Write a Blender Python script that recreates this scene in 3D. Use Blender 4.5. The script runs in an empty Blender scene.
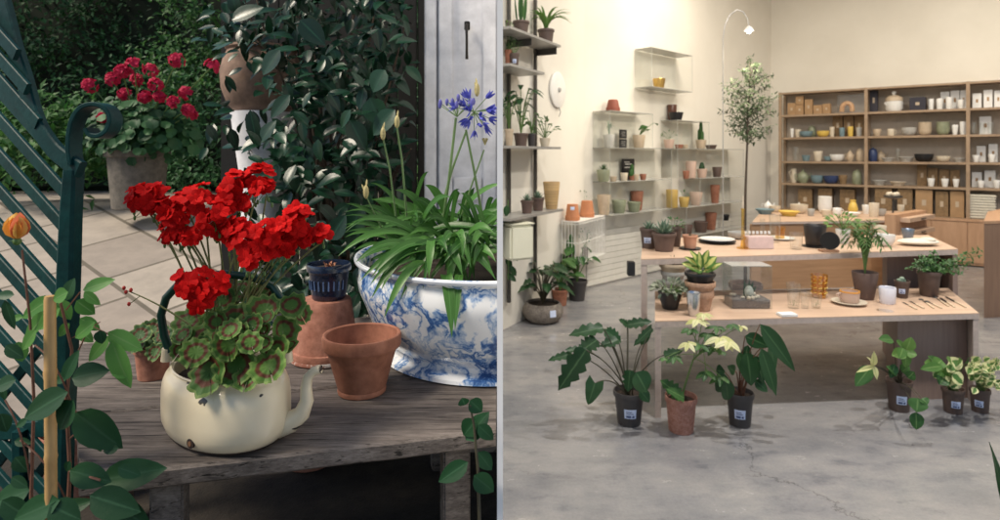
import bpy, bmesh, math, random
from mathutils import Vector, Matrix
random.seed(7)
R = math.radians
S = bpy.context.scene
COL = S.collection
# ------------------------------------------------------------------ camera, sky, sun, exposure
CAMZ, F, HY = 1.65, 600.0, 155.0
cd = bpy.data.cameras.new('camera'); cam = bpy.data.objects.new('camera', cd); COL.objects.link(cam)
cam.location = (0, 0, CAMZ); cam.rotation_euler = (R(90), 0, 0)
cd.sensor_fit = 'HORIZONTAL'; cd.sensor_width = 36; cd.lens = 36*F/1000; cd.shift_y = (HY-260)/1000
cd.clip_start = 0.05; cd.clip_end = 500
cd.dof.use_dof = True; cd.dof.focus_distance = 1.3; cd.dof.aperture_fstop = 6.0
S.camera = cam
w = bpy.data.worlds.new('World'); S.world = w; w.use_nodes = True
nt = w.node_tree; bg = nt.nodes['Background']
sky = nt.nodes.new('ShaderNodeTexSky'); sky.sky_type = 'NISHITA'; sky.sun_disc = False
SUN_EL, SUN_AZ = R(50), R(-112)          # azimuth measured from +Y towards +X
sky.sun_elevation = SUN_EL; sky.sun_rotation = SUN_AZ
nt.links.new(sky.outputs[0], bg.inputs[0]); bg.inputs[1].default_value = 0.080
sd = bpy.data.lights.new('sun', 'SUN'); sun = bpy.data.objects.new('sun', sd); COL.objects.link(sun)
sd.energy = 3.0; sd.angle = R(18); sd.color = (1, .88, .72)
sv = Vector((math.sin(SUN_AZ)*math.cos(SUN_EL), math.cos(SUN_AZ)*math.cos(SUN_EL), math.sin(SUN_EL)))
sun.rotation_euler = sv.to_track_quat('Z', 'Y').to_euler()
S.view_settings.view_transform = 'Standard'; S.view_settings.look = 'None'; S.view_settings.gamma = 1
S.view_settings.exposure = 0.7
# the shop's own ceiling lamps
def area(name, loc, size, power, col, target=None, sy=None):
    d = bpy.data.lights.new(name, 'AREA'); d.shape = 'RECTANGLE'; d.size = size; d.size_y = sy or size
    d.energy = power; d.color = col
    o = bpy.data.objects.new(name, d); COL.objects.link(o); o.location = loc
    t = Vector(target) if target else Vector(loc)-Vector((0, 0, 1))
    o.rotation_euler = (Vector(loc)-t).to_track_quat('Z', 'Y').to_euler(); return o
WARM = (1, .90, .75)
area('ceiling_lamp', (2.9, 7.2, 4.9), .9, 72, WARM)
area('ceiling_lamp', (6.2, 6.6, 5.0), .9, 92, WARM)
area('ceiling_lamp', (2.2, 3.2, 5.0), 1.2, 5, (1, .84, .68))
area('ceiling_lamp', (6.0, 3.0, 5.0), 1.2, 5, (1, .84, .68))
area('track_lamp', (1.5, 2.7, 4.9), .07, 68, (1, .96, .90), (1.5, 3.4, 0))
area('track_lamp', (3.5, 2.8, 4.9), .07, 68, (1, .96, .90), (3.4, 3.5, 0))

# ------------------------------------------------------------------ pixel helpers (1000 x 520 photograph)
def P(px, py, Y): return Vector(((px-500)/F*Y, Y, CAMZ-(py-HY)/F*Y))
def G(px, py, z):
    Y = (CAMZ-z)*F/(py-HY); return Vector(((px-500)/F*Y, Y, z))
def Zat(py, Y): return CAMZ-(py-HY)/F*Y
def sec(px): return math.sqrt(1+((px-500)/F)**2)

# ------------------------------------------------------------------ materials
MATS = {}
def newmat(name):
    m = bpy.data.materials.new(name); m.use_nodes = True; MATS[name] = m
    return m, m.node_tree, m.node_tree.nodes['Principled BSDF']
def node(nt, typ, **kw):
    n = nt.nodes.new(typ)
    for k, v in kw.items(): setattr(n, k, v)
    return n
def ramp(nt, stops, fac=None):
    n = nt.nodes.new('ShaderNodeValToRGB'); e = n.color_ramp.elements
    while len(e) < len(stops): e.new(.5)
    for el, (p, c) in zip(e, stops): el.position = p; el.color = (*c, 1) if len(c) == 3 else c
    if fac is not None: nt.links.new(fac, n.inputs[0])
    return n
def noise(nt, scale, detail=4, rough=.6, coord='Object', vec=None, stretch=None):
    n = nt.nodes.new('ShaderNodeTexNoise'); n.inputs['Scale'].default_value = scale
    n.inputs['Detail'].default_value = detail; n.inputs['Roughness'].default_value = rough
    if vec is None:
        tc = nt.nodes.new('ShaderNodeTexCoord'); vec = tc.outputs[coord]
    if stretch:
        mp = nt.nodes.new('ShaderNodeMapping'); mp.inputs['Scale'].default_value = stretch
        nt.links.new(vec, mp.inputs[0]); vec = mp.outputs[0]
    nt.links.new(vec, n.inputs['Vector']); return n
def bump(nt, bsdf, h, strength=.3, dist=.01):
    b = nt.nodes.new('ShaderNodeBump'); b.inputs['Strength'].default_value = strength; b.inputs['Distance'].default_value = dist
    nt.links.new(h, b.inputs['Height']); nt.links.new(b.outputs[0], bsdf.inputs['Normal'])
def dk(c, k): return tuple(min(1, x*k) for x in c)
def mat(name, c, rough=.5, metal=0, var=.12, scale=12, bmp=0, spec=.5, coat=0, stretch=None):
    if name in MATS: return MATS[name]
    m, nt, b = newmat(name)
    n = noise(nt, scale, stretch=stretch); r = ramp(nt, [(.3, dk(c, 1-var)), (.7, dk(c, 1+var))], n.outputs[0])
    nt.links.new(r.outputs[0], b.inputs['Base Color'])
    b.inputs['Roughness'].default_value = rough; b.inputs['Metallic'].default_value = metal
    b.inputs['Specular IOR Level'].default_value = spec; b.inputs['Coat Weight'].default_value = coat
    b.inputs['Coat Roughness'].default_value = .1
    if bmp:
        n2 = noise(nt, scale*6, 5, .65, stretch=stretch); bump(nt, b, n2.outputs[0], bmp, .004)
    return m
def spotted(name, c, c2, lo, hi, scale=8, rough=.6, bmp=.3, scale2=None, det=6, coat=0):
    m, nt, b = newmat(name)
    n = noise(nt, scale, det, .7); r = ramp(nt, [(lo, c), (hi, c2)], n.outputs[0])
    n3 = noise(nt, (scale2 or scale*4), 4); mx = node(nt, 'ShaderNodeMix', data_type='RGBA', blend_type='MULTIPLY')
    mx.inputs[0].default_value = 1; r3 = ramp(nt, [(.3, (.8, .8, .8)), (.7, (1.1, 1.1, 1.1))], n3.outputs[0])
    nt.links.new(r.outputs[0], mx.inputs[6]); nt.links.new(r3.outputs[0], mx.inputs[7])
    nt.links.new(mx.outputs[2], b.inputs['Base Color']); b.inputs['Roughness'].default_value = rough
    b.inputs['Coat Weight'].default_value = coat
    if bmp: bump(nt, b, n3.outputs[0], bmp, .003)
    return m
def clear(name, tint=(.9, .95, .95), solid=.13, rough=.06):
    m, nt, b = newmat(name); out = nt.nodes['Material Output']
    b.inputs['Base Color'].default_value = (*tint, 1); b.inputs['Roughness'].default_value = rough
    t = node(nt, 'ShaderNodeBsdfTransparent'); t.inputs[0].default_value = (*[min(1, x*1.02) for x in tint], 1)
    fr = node(nt, 'ShaderNodeLayerWeight'); fr.inputs[0].default_value = .5
    pw = node(nt, 'ShaderNodeMath', operation='POWER'); pw.inputs[1].default_value = 4; nt.links.new(fr.outputs['Facing'], pw.inputs[0])
    ad = node(nt, 'ShaderNodeMath', operation='MULTIPLY_ADD', use_clamp=True); ad.inputs[1].default_value = .7; ad.inputs[2].default_value = solid+.03
    nt.links.new(pw.outputs[0], ad.inputs[0])
    mx = node(nt, 'ShaderNodeMixShader'); nt.links.new(ad.outputs[0], mx.inputs[0])
    gl_ = node(nt, 'ShaderNodeBsdfGlossy'); gl_.inputs['Roughness'].default_value = rough
    nt.links.new(t.outputs[0], mx.inputs[1]); nt.links.new((b if solid > .2 else gl_).outputs[0], mx.inputs[2]); nt.links.new(mx.outputs[0], out.inputs[0])
    return m
def leafmat(name, c1, c2, vein=None, mode='plain', c3=None, rough=.45, spec=.3, trans=.25, veinw=.06):
    """leaf colour varies leaf by leaf; uv.x runs from the midrib (0) to the edge (1), uv.y from base to tip"""
    m, nt, b = newmat(name); L = nt.links
    g = node(nt, 'ShaderNodeNewGeometry'); r = ramp(nt, [(0, c1), (1, c2)], g.outputs['Random Per Island'])
    col = r.outputs[0]
    uv = node(nt, 'ShaderNodeUVMap'); sp = node(nt, 'ShaderNodeSeparateXYZ'); L.new(uv.outputs[0], sp.inputs[0])
    ns = noise(nt, 60, 3); 
    def mixc(fac, a, bcol):
        mx = node(nt, 'ShaderNodeMix', data_type='RGBA'); L.new(fac, mx.inputs[0]); L.new(a, mx.inputs[6])
        if isinstance(bcol, tuple): mx.inputs[7].default_value = (*bcol, 1)
        else: L.new(bcol, mx.inputs[7])
        return mx.outputs[2]
    def add(a, bsock, k):
        mm = node(nt, 'ShaderNodeMath', operation='MULTIPLY_ADD'); L.new(bsock, mm.inputs[0]); mm.inputs[1].default_value = k; L.new(a, mm.inputs[2]); return mm.outputs[0]
    if mode == 'edge':      # pale irregular margin
        f = ramp(nt, [(.62, (0, 0, 0)), (.72, (1, 1, 1))], add(sp.outputs[0], ns.outputs[0], .45))
        col = mixc(f.outputs[0], col, c3)
    if mode == 'centre':    # pale irregular centre
        f = ramp(nt, [(.62, (1, 1, 1)), (.78, (0, 0, 0))], add(sp.outputs[0], ns.outputs[0], .55))
        col = mixc(f.outputs[0], col, c3)
    if mode == 'ring':      # geranium: brown horseshoe zone, pale edge
        a = add(sp.outputs[1], ns.outputs[0], .22)
        f = ramp(nt, [(.50, (0, 0, 0)), (.60, (.95, .95, .95)), (.74, (.95, .95, .95)), (.83, (0, 0, 0))], a)
        col = mixc(f.outputs[0], col, c3)
        f2 = ramp(nt, [(1.0-.02, (0, 0, 0)), (1, (1, 1, 1))], a); f2.color_ramp.elements[0].position = .99; f2.color_ramp.elements[1].position = 1.0; f2.color_ramp.elements[1].color = (.5, .5, .5, 1)
        col = mixc(f2.outputs[0], col, (.22, .30, .09))
    if vein:
        f = ramp(nt, [(0, (1, 1, 1)), (veinw, (.6, .6, .6)), (veinw*2, (0, 0, 0))], sp.outputs[0]); col = mixc(f.outputs[0], col, vein)
    L.new(col, b.inputs['Base Color']); b.inputs['Roughness'].default_value = rough; b.inputs['Specular IOR Level'].default_value = spec
    bump(nt, b, ns.outputs[0], .25, .002)
    if trans:
        t = node(nt, 'ShaderNodeBsdfTranslucent'); L.new(col, t.inputs[0]); mx = node(nt, 'ShaderNodeMixShader'); mx.inputs[0].default_value = trans
        L.new(b.outputs[0], mx.inputs[1]); L.new(t.outputs[0], mx.inputs[2]); L.new(mx.outputs[0], nt.nodes['Material Output'].inputs[0])
    return m
def woodmat(name, c1, c2, scale=3, stretch=(1, 12, 12), rough=.5, bmp=.1, coord='Object', detail=6):
    m, nt, b = newmat(name)
    n = noise(nt, scale, detail, .65, coord, stretch=stretch); r = ramp(nt, [(.32, c1), (.68, c2)], n.outputs[0])
    nt.links.new(r.outputs[0], b.inputs['Base Color']); b.inputs['Roughness'].default_value = rough
    if bmp: bump(nt, b, n.outputs[0], bmp, .003)
    return m

terra = spotted('terracotta', (.27, .10, .055), (.37, .16, .10), .35, .7, 9, .75)
terra_old = spotted('weathered_terracotta', (.27, .10, .06), (.42, .20, .14), .35, .75, 14, .8, .5)
m_enam, nt_, b_ = newmat('cream_enamel')
n_ = noise(nt_, 5, 5); r_ = ramp(nt_, [(.3, (.72, .61, .42)), (.7, (.80, .71, .52))], n_.outputs[0])
nc = noise(nt_, 16, 3, .5); rc = ramp(nt_, [(.665, (0, 0, 0)), (.672, (1, 1, 1))], nc.outputs[0])
mx = node(nt_, 'ShaderNodeMix', data_type='RGBA'); nt_.links.new(rc.outputs[0], mx.inputs[0]); nt_.links.new(r_.outputs[0], mx.inputs[6]); mx.inputs[7].default_value = (.03, .022, .018, 1)
nt_.links.new(mx.outputs[2], b_.inputs['Base Color']); b_.inputs['Roughness'].default_value = .28; b_.inputs['Coat Weight'].default_value = .3
black_rust = mat('chipped_black_iron', (.035, .02, .015), .7, var=.4, scale=60, bmp=.4)
green_iron = spotted('dark_green_paint', (.0015, .026, .027), (.004, .045, .043), .35, .7, 14, .5, .35, 60)
green_iron.node_tree.nodes['Principled BSDF'].inputs['Specular IOR Level'].default_value = .15
green_handle = mat('green_enamel', (.004, .04, .028), .3, scale=20)
# blue sponged ceramic: blue branching blotches over white
m_blue, nt_, b_ = newmat('blue_sponged_ceramic'); L_ = nt_.links
tc = node(nt_, 'ShaderNodeTexCoord'); dn = noise(nt_, 9, 4, .6, vec=tc.outputs['Object'])
mixv = node(nt_, 'ShaderNodeMix', data_type='RGBA', blend_type='LINEAR_LIGHT'); mixv.inputs[0].default_value = .06
L_.new(tc.outputs['Object'], mixv.inputs[6]); L_.new(dn.outputs[1], mixv.inputs[7])
na_ = noise(nt_, 13, 3.5, .55, vec=mixv.outputs[2]); na_.inputs['Distortion'].default_value = .8
sb_ = node(nt_, 'ShaderNodeMath', operation='SUBTRACT'); sb_.inputs[1].default_value = .5; L_.new(na_.outputs[0], sb_.inputs[0])
ab_ = node(nt_, 'ShaderNodeMath', operation='ABSOLUTE'); L_.new(sb_.outputs[0], ab_.inputs[0])
n2 = noise(nt_, 10, 5, .7, vec=tc.outputs['Object'])
ad3 = node(nt_, 'ShaderNodeMath', operation='MULTIPLY_ADD'); L_.new(n2.outputs[0], ad3.inputs[0]); ad3.inputs[1].default_value = -.33; L_.new(ab_.outputs[0], ad3.inputs[2])
ad4 = node(nt_, 'ShaderNodeMath', operation='ADD'); ad4.inputs[1].default_value = .5; L_.new(ad3.outputs[0], ad4.inputs[0]); ad3 = ad4
rb = ramp(nt_, [(.312, (.03, .09, .27)), (.340, (.08, .19, .43)), (.380, (.40, .50, .65)), (.425, (.74, .76, .78))], ad3.outputs[0])
L_.new(rb.outputs[0], b_.inputs['Base Color']); b_.inputs['Roughness'].default_value = .2; b_.inputs['Coat Weight'].default_value = .4
white_cer = mat('white_ceramic', (.76, .75, .72), .25, var=.03, coat=.3)
cream_cer = mat('cream_ceramic', (.62, .54, .42), .35, var=.06)
beige_cer = mat('beige_stoneware', (.48, .38, .27), .5, var=.1, scale=20)
ribbed = mat('striped_ochre_stoneware', (.50, .33, .15), .6, var=.35, scale=3, stretch=(.2, .2, 14))
taupe = mat('taupe_pot', (.115, .072, .058), .6, var=.1, bmp=.15)
brown_pot = mat('brown_plastic_pot', (.095, .062, .05), .55, var=.12, scale=18)
dark_pot = mat('charcoal_pot', (.05, .045, .045), .5, var=.15)
black_cer = mat('black_stoneware', (.012, .012, .014), .35, var=.2)
navy = mat('navy_glazed_pot', (.008, .016, .04), .22, var=.5, scale=25, coat=.5)
sage = mat('sage_green_ceramic', (.24, .26, .17), .4, var=.15)
yellow_cer = mat('yellow_glaze', (.66, .46, .10), .35, var=.06)
mustard = mat('mustard_ceramic', (.50, .34, .10), .45, var=.1)
teal_cer = mat('blue_grey_ceramic', (.16, .24, .27), .35, var=.1)
navy_cer = mat('dark_blue_ceramic', (.03, .05, .13), .35)
pink_cer = mat('blush_ceramic', (.56, .40, .32), .45, var=.05)
grey_cer = mat('grey_ceramic', (.42, .41, .38), .4, var=.08)
gold = mat('brass', (.7, .45, .14), .3, 1, var=.1)
steel = mat('brushed_steel', (.55, .56, .58), .25, 1, var=.1, stretch=(1, 1, .1))
stone_pot = spotted('grey_stone_planter', (.16, .135, .115), (.30, .26, .22), .35, .7, 22, .85, .5)
soil = mat('potting_soil', (.035, .022, .014), .95, var=.5, scale=90, bmp=1)
card = mat('kraft_cardboard', (.36, .22, .11), .8, var=.1)
cardd = mat('brown_woven_board', (.22, .14, .07), .85, var=.25, scale=30)
paperw = mat('white_paper', (.75, .74, .72), .7, var=.03)
paperb = mat('pale_blue_sticker', (.62, .70, .90), .6, var=.03)
ink = mat('dark_blue_print', (.07, .10, .22), .7, var=.05)
paperd = mat('black_card', (.02, .018, .03), .6)
cloth = mat('cream_linen', (.66, .62, .52), .9, var=.08, scale=30, bmp=.3)
acryl = clear('clear_acrylic', (.975, .98, .975), .01)
acryl_e = clear('grey_shelf_glass', (.60, .60, .57), .24, .15)
glass = clear('clear_glass', (.975, .98, .975), .03, .03)
amber = clear('amber_glass', (.97, .78, .32), .10, .05)
tablewood = woodmat('pale_oak_veneer', (.50, .34, .235), (.64, .455, .325), 2.2, (1, 14, 14), .42, .04)
edgewood = mat('plywood_edge', (.48, .39, .34), .6, var=.12, scale=30)
panelwood = woodmat('warm_oak_panel', (.34, .19, .10), (.44, .26, .14), 2.5, (1, 1, 14), .5, .04)
cabwood = woodmat('cabinet_oak', (.40, .23, .13), (.50, .30, .18), 2.5, (8, 8, 1), .5, .04)
darkpanel = woodmat('dark_walnut_panel', (.24, .165, .135), (.30, .21, .175), 2.5, (14, 14, 1), .55, .04)  # darker brown wood for the inner cabinets and upper side panel
shelfwood = woodmat('shelf_walnut', (.27, .185, .115), (.36, .25, .16), 3, (3, 3, 3), .5, .04)
steel_dark = mat('dark_steel', (.09, .085, .08), .45, .6, var=.1)
shelf_grey = mat('grey_steel_shelf', (.34, .33, .31), .4, .3, var=.08)
white_metal = mat('white_metal', (.78, .76, .72), .4, var=.04)
bamboo = woodmat('bamboo', (.38, .21, .07), (.56, .36, .15), 6, (4, 4, 1), .45, .1)
stem_green = mat('green_stem', (.09, .17, .04), .5, var=.2, scale=25)
stem_dark = mat('dark_stem', (.05, .045, .025), .6, var=.3, scale=25)
stem_red = mat('reddish_stem', (.14, .06, .035), .6, var=.3, scale=25)
bark = mat('bark', (.07, .05, .035), .9, var=.4, scale=40, bmp=.8)
door_white = spotted('painted_white_wood', (.72, .72, .75), (.78, .78, .80), .35, .7, 5, .5, .1, 14)
bronze = mat('aged_bronze', (.04, .035, .03), .4, .7, var=.3)
# leaves
lf_ger = leafmat('zoned_geranium_leaf', (.028, .095, .016), (.10, .21, .038), (.20, .30, .10), 'ring', (.095, .022, .012), .6, .3, veinw=.03)
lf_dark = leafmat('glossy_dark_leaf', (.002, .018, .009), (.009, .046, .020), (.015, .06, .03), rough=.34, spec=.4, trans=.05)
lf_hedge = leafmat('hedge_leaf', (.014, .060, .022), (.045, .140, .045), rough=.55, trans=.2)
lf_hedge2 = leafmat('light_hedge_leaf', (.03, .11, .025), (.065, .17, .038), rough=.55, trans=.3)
lf_phil = leafmat('philodendron_leaf', (.012, .045, .016), (.034, .092, .034), (.07, .14, .06), rough=.38)
lf_mid = leafmat('mid_green_leaf', (.022, .08, .022), (.07, .165, .045), (.15, .26, .09), rough=.4)
lf_light = leafmat('light_green_leaf', (.08, .19, .04), (.17, .31, .08), (.26, .4, .13), rough=.45, trans=.35)
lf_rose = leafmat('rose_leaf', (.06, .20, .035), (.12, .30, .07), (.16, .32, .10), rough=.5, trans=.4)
lf_rosed = leafmat('dark_rose_leaf', (.007, .042, .013), (.016, .070, .024), (.03, .09, .04), rough=.5, trans=.12)  # deeper green for the older rose leaves and the sapling
lf_var = leafmat('cream_margin_leaf', (.06, .16, .04), (.12, .24, .06), None, 'edge', (.62, .62, .32), .45)
lf_varc = leafmat('yellow_centre_leaf', (.08, .19, .04), (.14, .26, .06), None, 'centre', (.66, .66, .22), .45)
lf_yel = leafmat('pale_yellow_leaf', (.55, .55, .20), (.78, .74, .48), (.3, .4, .12), rough=.5, trans=.3)
lf_olive = leafmat('olive_leaf', (.045, .075, .035), (.12, .16, .085), rough=.6)
lf_succ = leafmat('grey_green_succulent', (.12, .19, .13), (.28, .36, .27), rough=.6, trans=.05)
lf_strap = leafmat('strap_leaf', (.022, .085, .015), (.075, .20, .04), (.09, .22, .06), rough=.38, trans=.25)
pet_red = leafmat('scarlet_petal', (.44, .002, .003), (.72, .010, .009), (.4, 0, 0), rough=.7, spec=.12, trans=.3)
pet_pink = leafmat('crimson_petal', (.42, .01, .05), (.62, .03, .10), rough=.6, spec=.2, trans=.3)
pet_blue = leafmat('violet_blue_petal', (.06, .07, .42), (.17, .19, .66), (.04, .04, .3), rough=.5, trans=.3)
bud_yel = mat('yellow_bud', (.40, .34, .15), .6, var=.3, scale=80)
bud_blue = mat('blue_bud', (.10, .10, .35), .5, var=.3, scale=80)
pet_orange = leafmat('orange_yellow_petal', (.85, .35, .05), (.9, .60, .15), rough=.5, trans=.3)
pet_rosy = leafmat('rosy_petal', (.80, .16, .10), (.85, .3, .12), rough=.5, trans=.3)

# ------------------------------------------------------------------ mesh builder
class B:
    def __init__(s): s.v = []; s.f = []; s.uv = []; s.mi = []
    def add(s, vs, fs, uvs=None, mi=0):
        k = len(s.v); s.v += [tuple(v) for v in vs]; s.f += [tuple(i+k for i in f) for f in fs]
        s.uv += uvs if uvs else [(.5, .5)]*len(vs); s.mi += [mi]*len(fs); return s
    def box(s, c, d, rz=0, bev=0, mi=0, rx=0, ry=0):
        x, y, z = [k/2 for k in d]; M = Matrix.Rotation(rz, 3, 'Z') @ Matrix.Rotation(ry, 3, 'Y') @ Matrix.Rotation(rx, 3, 'X')
        b = min(bev, min(d)*.45); c = Vector(c)
        if b <= 0:
            vs = [Vector((sx*x, sy*y, sz*z)) for sx in (-1, 1) for sy in (-1, 1) for sz in (-1, 1)]
            fs = [(0, 1, 3, 2), (4, 6, 7, 5), (0, 4, 5, 1), (2, 3, 7, 6), (0, 2, 6, 4), (1, 5, 7, 3)]
            return s.add([c+M@v for v in vs], fs, mi=mi)
        bm = bmesh.new(); bmesh.ops.create_cube(bm, size=1)
        for v in bm.verts: v.co = Vector((v.co.x*d[0], v.co.y*d[1], v.co.z*d[2]))
        bmesh.ops.bevel(bm, geom=bm.edges[:]+bm.verts[:], offset=b, segments=2, affect='EDGES')
        bm.verts.index_update()
        s.add([c+M@v.co for v in bm.verts], [[v.index for v in f.verts] for f in bm.faces], mi=mi); bm.free(); return s
    def prism(s, poly, z0, z1, mi=0):
        n = len(poly); vs = [(x, y, z0) for x, y in poly]+[(x, y, z1) for x, y in poly]
        fs = [tuple(range(n))[::-1], tuple(range(n, 2*n))]+[(i, (i+1) % n, (i+1) % n+n, i+n) for i in range(n)]
        return s.add(vs, fs, mi=mi)
    def lathe(s, prof, c=(0, 0, 0), n=28, sx=1, sy=1, wob=0, mi=0):
        c = Vector(c); vs = []; m = len(prof)
        for i in range(n):
            a = 2*math.pi*i/n; k = 1+wob*math.sin(5*a+1)
            for r, z in prof: vs.append(c+Vector((math.cos(a)*r*sx*k, math.sin(a)*r*sy*k, z)))
        fs = [(i*m+j, ((i+1) % n)*m+j, ((i+1) % n)*m+j+1, i*m+j+1) for i in range(n) for j in range(m-1)]
        return s.add(vs, fs, mi=mi)
    def tube(s, pts, rad, n=8, cap=True, mi=0, flat=1):
        pts = [Vector(p) for p in pts]
        if isinstance(rad, (int, float)): rad = [rad]*len(pts)
        if len(rad) == 2 and len(pts) > 2: rad = [rad[0]+(rad[1]-rad[0])*i/(len(pts)-1) for i in range(len(pts))]
        vs = []; up = None
        for i, p in enumerate(pts):
            d = (pts[min(i+1, len(pts)-1)]-pts[max(i-1, 0)]); d = d.normalized() if d.length > 1e-9 else Vector((0, 0, 1))
            if up is None: up = d.orthogonal().normalized()
            up = (up-d*up.dot(d)); up = up.normalized() if up.length > 1e-6 else d.orthogonal().normalized(); sd_ = d.cross(up)
            for k in range(n):
                a = 2*math.pi*k/n; vs.append(p+(up*math.cos(a)*flat+sd_*math.sin(a))*rad[i])
        m = len(pts); fs = [(i*n+k, i*n+(k+1) % n, (i+1)*n+(k+1) % n, (i+1)*n+k) for i in range(m-1) for k in range(n)]
        if cap: fs += [tuple(range(n))[::-1], tuple(range((m-1)*n, m*n))]
        return s.add(vs, fs, mi=mi)
    def ball(s, c, r, n=10, sx=1, sy=1, sz=1, mi=0):
        return s.lathe([(max(1e-4, r*math.sin(math.pi*i/8)), -r*sz*math.cos(math.pi*i/8)) for i in range(9)], c, n, sx, sy, mi=mi)
    def leaf(s, p, d, n, L, W, curve=.25, fold=.18, shape='oval', seg=6, mi=0, wave=0):
        p = Vector(p); d = Vector(d).normalized(); n = Vector(n); n = n-d*n.dot(d)
        n = n.normalized() if n.length > 1e-5 else d.orthogonal().normalized(); sd_ = d.cross(n); vs = []; uv = []
        if shape == 'lobed': seg = 13
        for i in range(seg+1):
            t = i/seg
            if shape == 'oval': wd = math.sin(math.pi*min(1, t**.8))**.75
            elif shape == 'lance': wd = math.sin(math.pi*t**.7)**.9
            elif shape == 'strap': wd = min(1, t*6+.5)*(1-max(0, (t-.6)/.4)**1.6)
            elif shape == 'round': wd = math.sin(math.pi*(.12+.80*t))**.6
            elif shape == 'heart': wd = (1-t)**.6*min(1, .75+t*2)
            elif shape == 'lobed': wd = (math.sin(math.pi*(.1+.9*t)**.8)**.7)*(1 if i % 3 == 1 else (.62 if i % 3 == 0 else .86))
            wd = max(wd, .02)*W/2
            th = curve*t*1.5; c = p+d*(L*t*math.cos(th*.6))-n*(L*curve*t*t)
            wv = wave*W*math.sin(t*12+(L*977) % 6)
            for k, u in ((-1, 1), (-.5, .5), (0, 0), (.5, .5), (1, 1)):
                off = -.25*L*abs(k) if (shape == 'heart' and i == 0) else 0
                vs.append(c+sd_*wd*k+n*(abs(k)*fold*wd+(wv*abs(k)*(1 if k > 0 else -1)))+d*off); uv.append((u, t))
        fs = [(i*5+k, i*5+k+1, i*5+k+6, i*5+k+5) for i in range(seg) for k in range(4)]
        return s.add(vs, fs, uv, mi)
    def quadleaf(s, p, d, n, L, W, mi=0):
        p = Vector(p); d = Vector(d).normalized(); n = Vector(n); n = (n-d*n.dot(d))
        n = n.normalized() if n.length > 1e-5 else d.orthogonal(); sd_ = d.cross(n)*W/2
        return s.add([p, p+d*L*.45+sd_+n*W*.1, p+d*L-n*L*.1, p+d*L*.45-sd_+n*W*.1], [(0, 1, 2, 3)], [(0, 0), (1, .5), (0, 1), (1, .5)], mi)
    def disk(s, c, n, up, r, scal=9, cup=.15, mi=0, seg=40):
        """round scalloped leaf with a notch, uv.y = radius"""
        c = Vector(c); n = Vector(n).normalized(); up = Vector(up); up = (up-n*up.dot(n)).normalized(); sd_ = n.cross(up)
        vs = [c]; uv = [(.5, 0)]; rings = (.3, .55, .8, 1); ph = rnd(0, 6); ph2 = rnd(0, 6); bend = rnd(-.1, .35); lop = rnd(-.16, .16); fold_ = rnd(0, .3)
        for q in rings:
            for k in range(seg+1):
                a = .05+(2*math.pi-.1)*k/seg; e = 1+(.06*math.sin(a*scal+ph)+.05*math.sin(a*3+ph2)+lop*math.cos(a+ph))*q*q
                if q == 1: e += .03*math.sin(a*23+ph)
                rr = r*q*e; x_ = math.sin(math.pi+a)*rr; y_ = math.cos(math.pi+a)*rr
                h_ = r*cup*q*q+r*(.10*math.sin(a*scal+ph)*q*q+.10*math.sin(a*2+ph2)*q)-bend*y_*y_/r+fold_*abs(x_)
                vs.append(c+up*y_+sd_*x_+n*h_); uv.append(((a*2.2) % 1*.9+.1, q))
        m = seg+1; fs = [(0, 1+k, 2+k) for k in range(seg)]
        for j in range(len(rings)-1): fs += [(1+j*m+k, 1+(j+1)*m+k, 2+(j+1)*m+k, 2+j*m+k) for k in range(seg)]
        return s.add(vs, fs, uv, mi)
    def done(s, name, mats, parent=None, smooth=True, clip=None, auto=None):
        """world-space mesh; made local to its parent's location"""
        me = bpy.data.meshes.new(name)
        off = root_loc(parent) if parent else Vector((0, 0, 0))
        me.from_pydata([tuple(Vector(v)-off) for v in s.v], [], s.f)
        ul = me.uv_layers.new(name='UVMap')
        for lp in me.loops: ul.data[lp.index].uv = s.uv[lp.vertex_index]
        mats = mats if isinstance(mats, (list, tuple)) else [mats]
        for m in mats: me.materials.append(m)
        if len(mats) > 1:
            for p_, i in zip(me.polygons, s.mi): p_.material_index = i
        bm = bmesh.new(); bm.from_mesh(me)
        if clip is not None:        # keep what lies on one side of the partition wall
            sgn, x0 = clip; geom = bm.verts[:]+bm.edges[:]+bm.faces[:]
            bmesh.ops.bisect_plane(bm, geom=geom, plane_co=(x0-off.x, 0, 0), plane_no=(sgn, 0, 0), clear_inner=True)
        bmesh.ops.recalc_face_normals(bm, faces=bm.faces); bm.to_mesh(me); bm.free()
        if smooth:
            me.polygons.foreach_set('use_smooth', [True]*len(me.polygons))
            me.set_sharp_from_angle(angle=R(auto or 40))
        o = bpy.data.objects.new(name, me); COL.objects.link(o)
        if parent: o.parent = parent
        return o
def root_loc(o):
    v = Vector(o.location)
    while o.parent: o = o.parent; v += Vector(o.location)
    return v
def tag(o, label, cat, group=None):
    o['label'] = label; o['category'] = cat
    if group: o['group'] = group
    return o
def thing(name, label, cat, loc=(0, 0, 0), group=None):
    o = bpy.data.objects.new(name, None); COL.objects.link(o); o.location = loc; o.empty_display_size = .05
    return tag(o, label, cat, group)
def struct(name, b, m, kind='structure', smooth=False):
    o = b.done(name, m, smooth=smooth); o['kind'] = kind; return o
def bez(a, c, b, n=8):
    a, b, c = Vector(a), Vector(b), Vector(c)
    return [a*(1-t)**2+c*2*t*(1-t)+b*t*t for t in [i/n for i in range(n+1)]]
def rnd(a, b): return random.uniform(a, b)
def rv(zmin=-1):
    while 1:
        v = Vector((rnd(-1, 1), rnd(-1, 1), rnd(-1, 1)))
        if .05 < v.length < 1 and v.z >= zmin: return v.normalized()
ORD = ['first', 'second', 'third', 'fourth', 'fifth', 'sixth', 'seventh', 'eighth', 'ninth', 'tenth', 'eleventh', 'twelfth', 'thirteenth', 'fourteenth', 'fifteenth']
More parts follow.
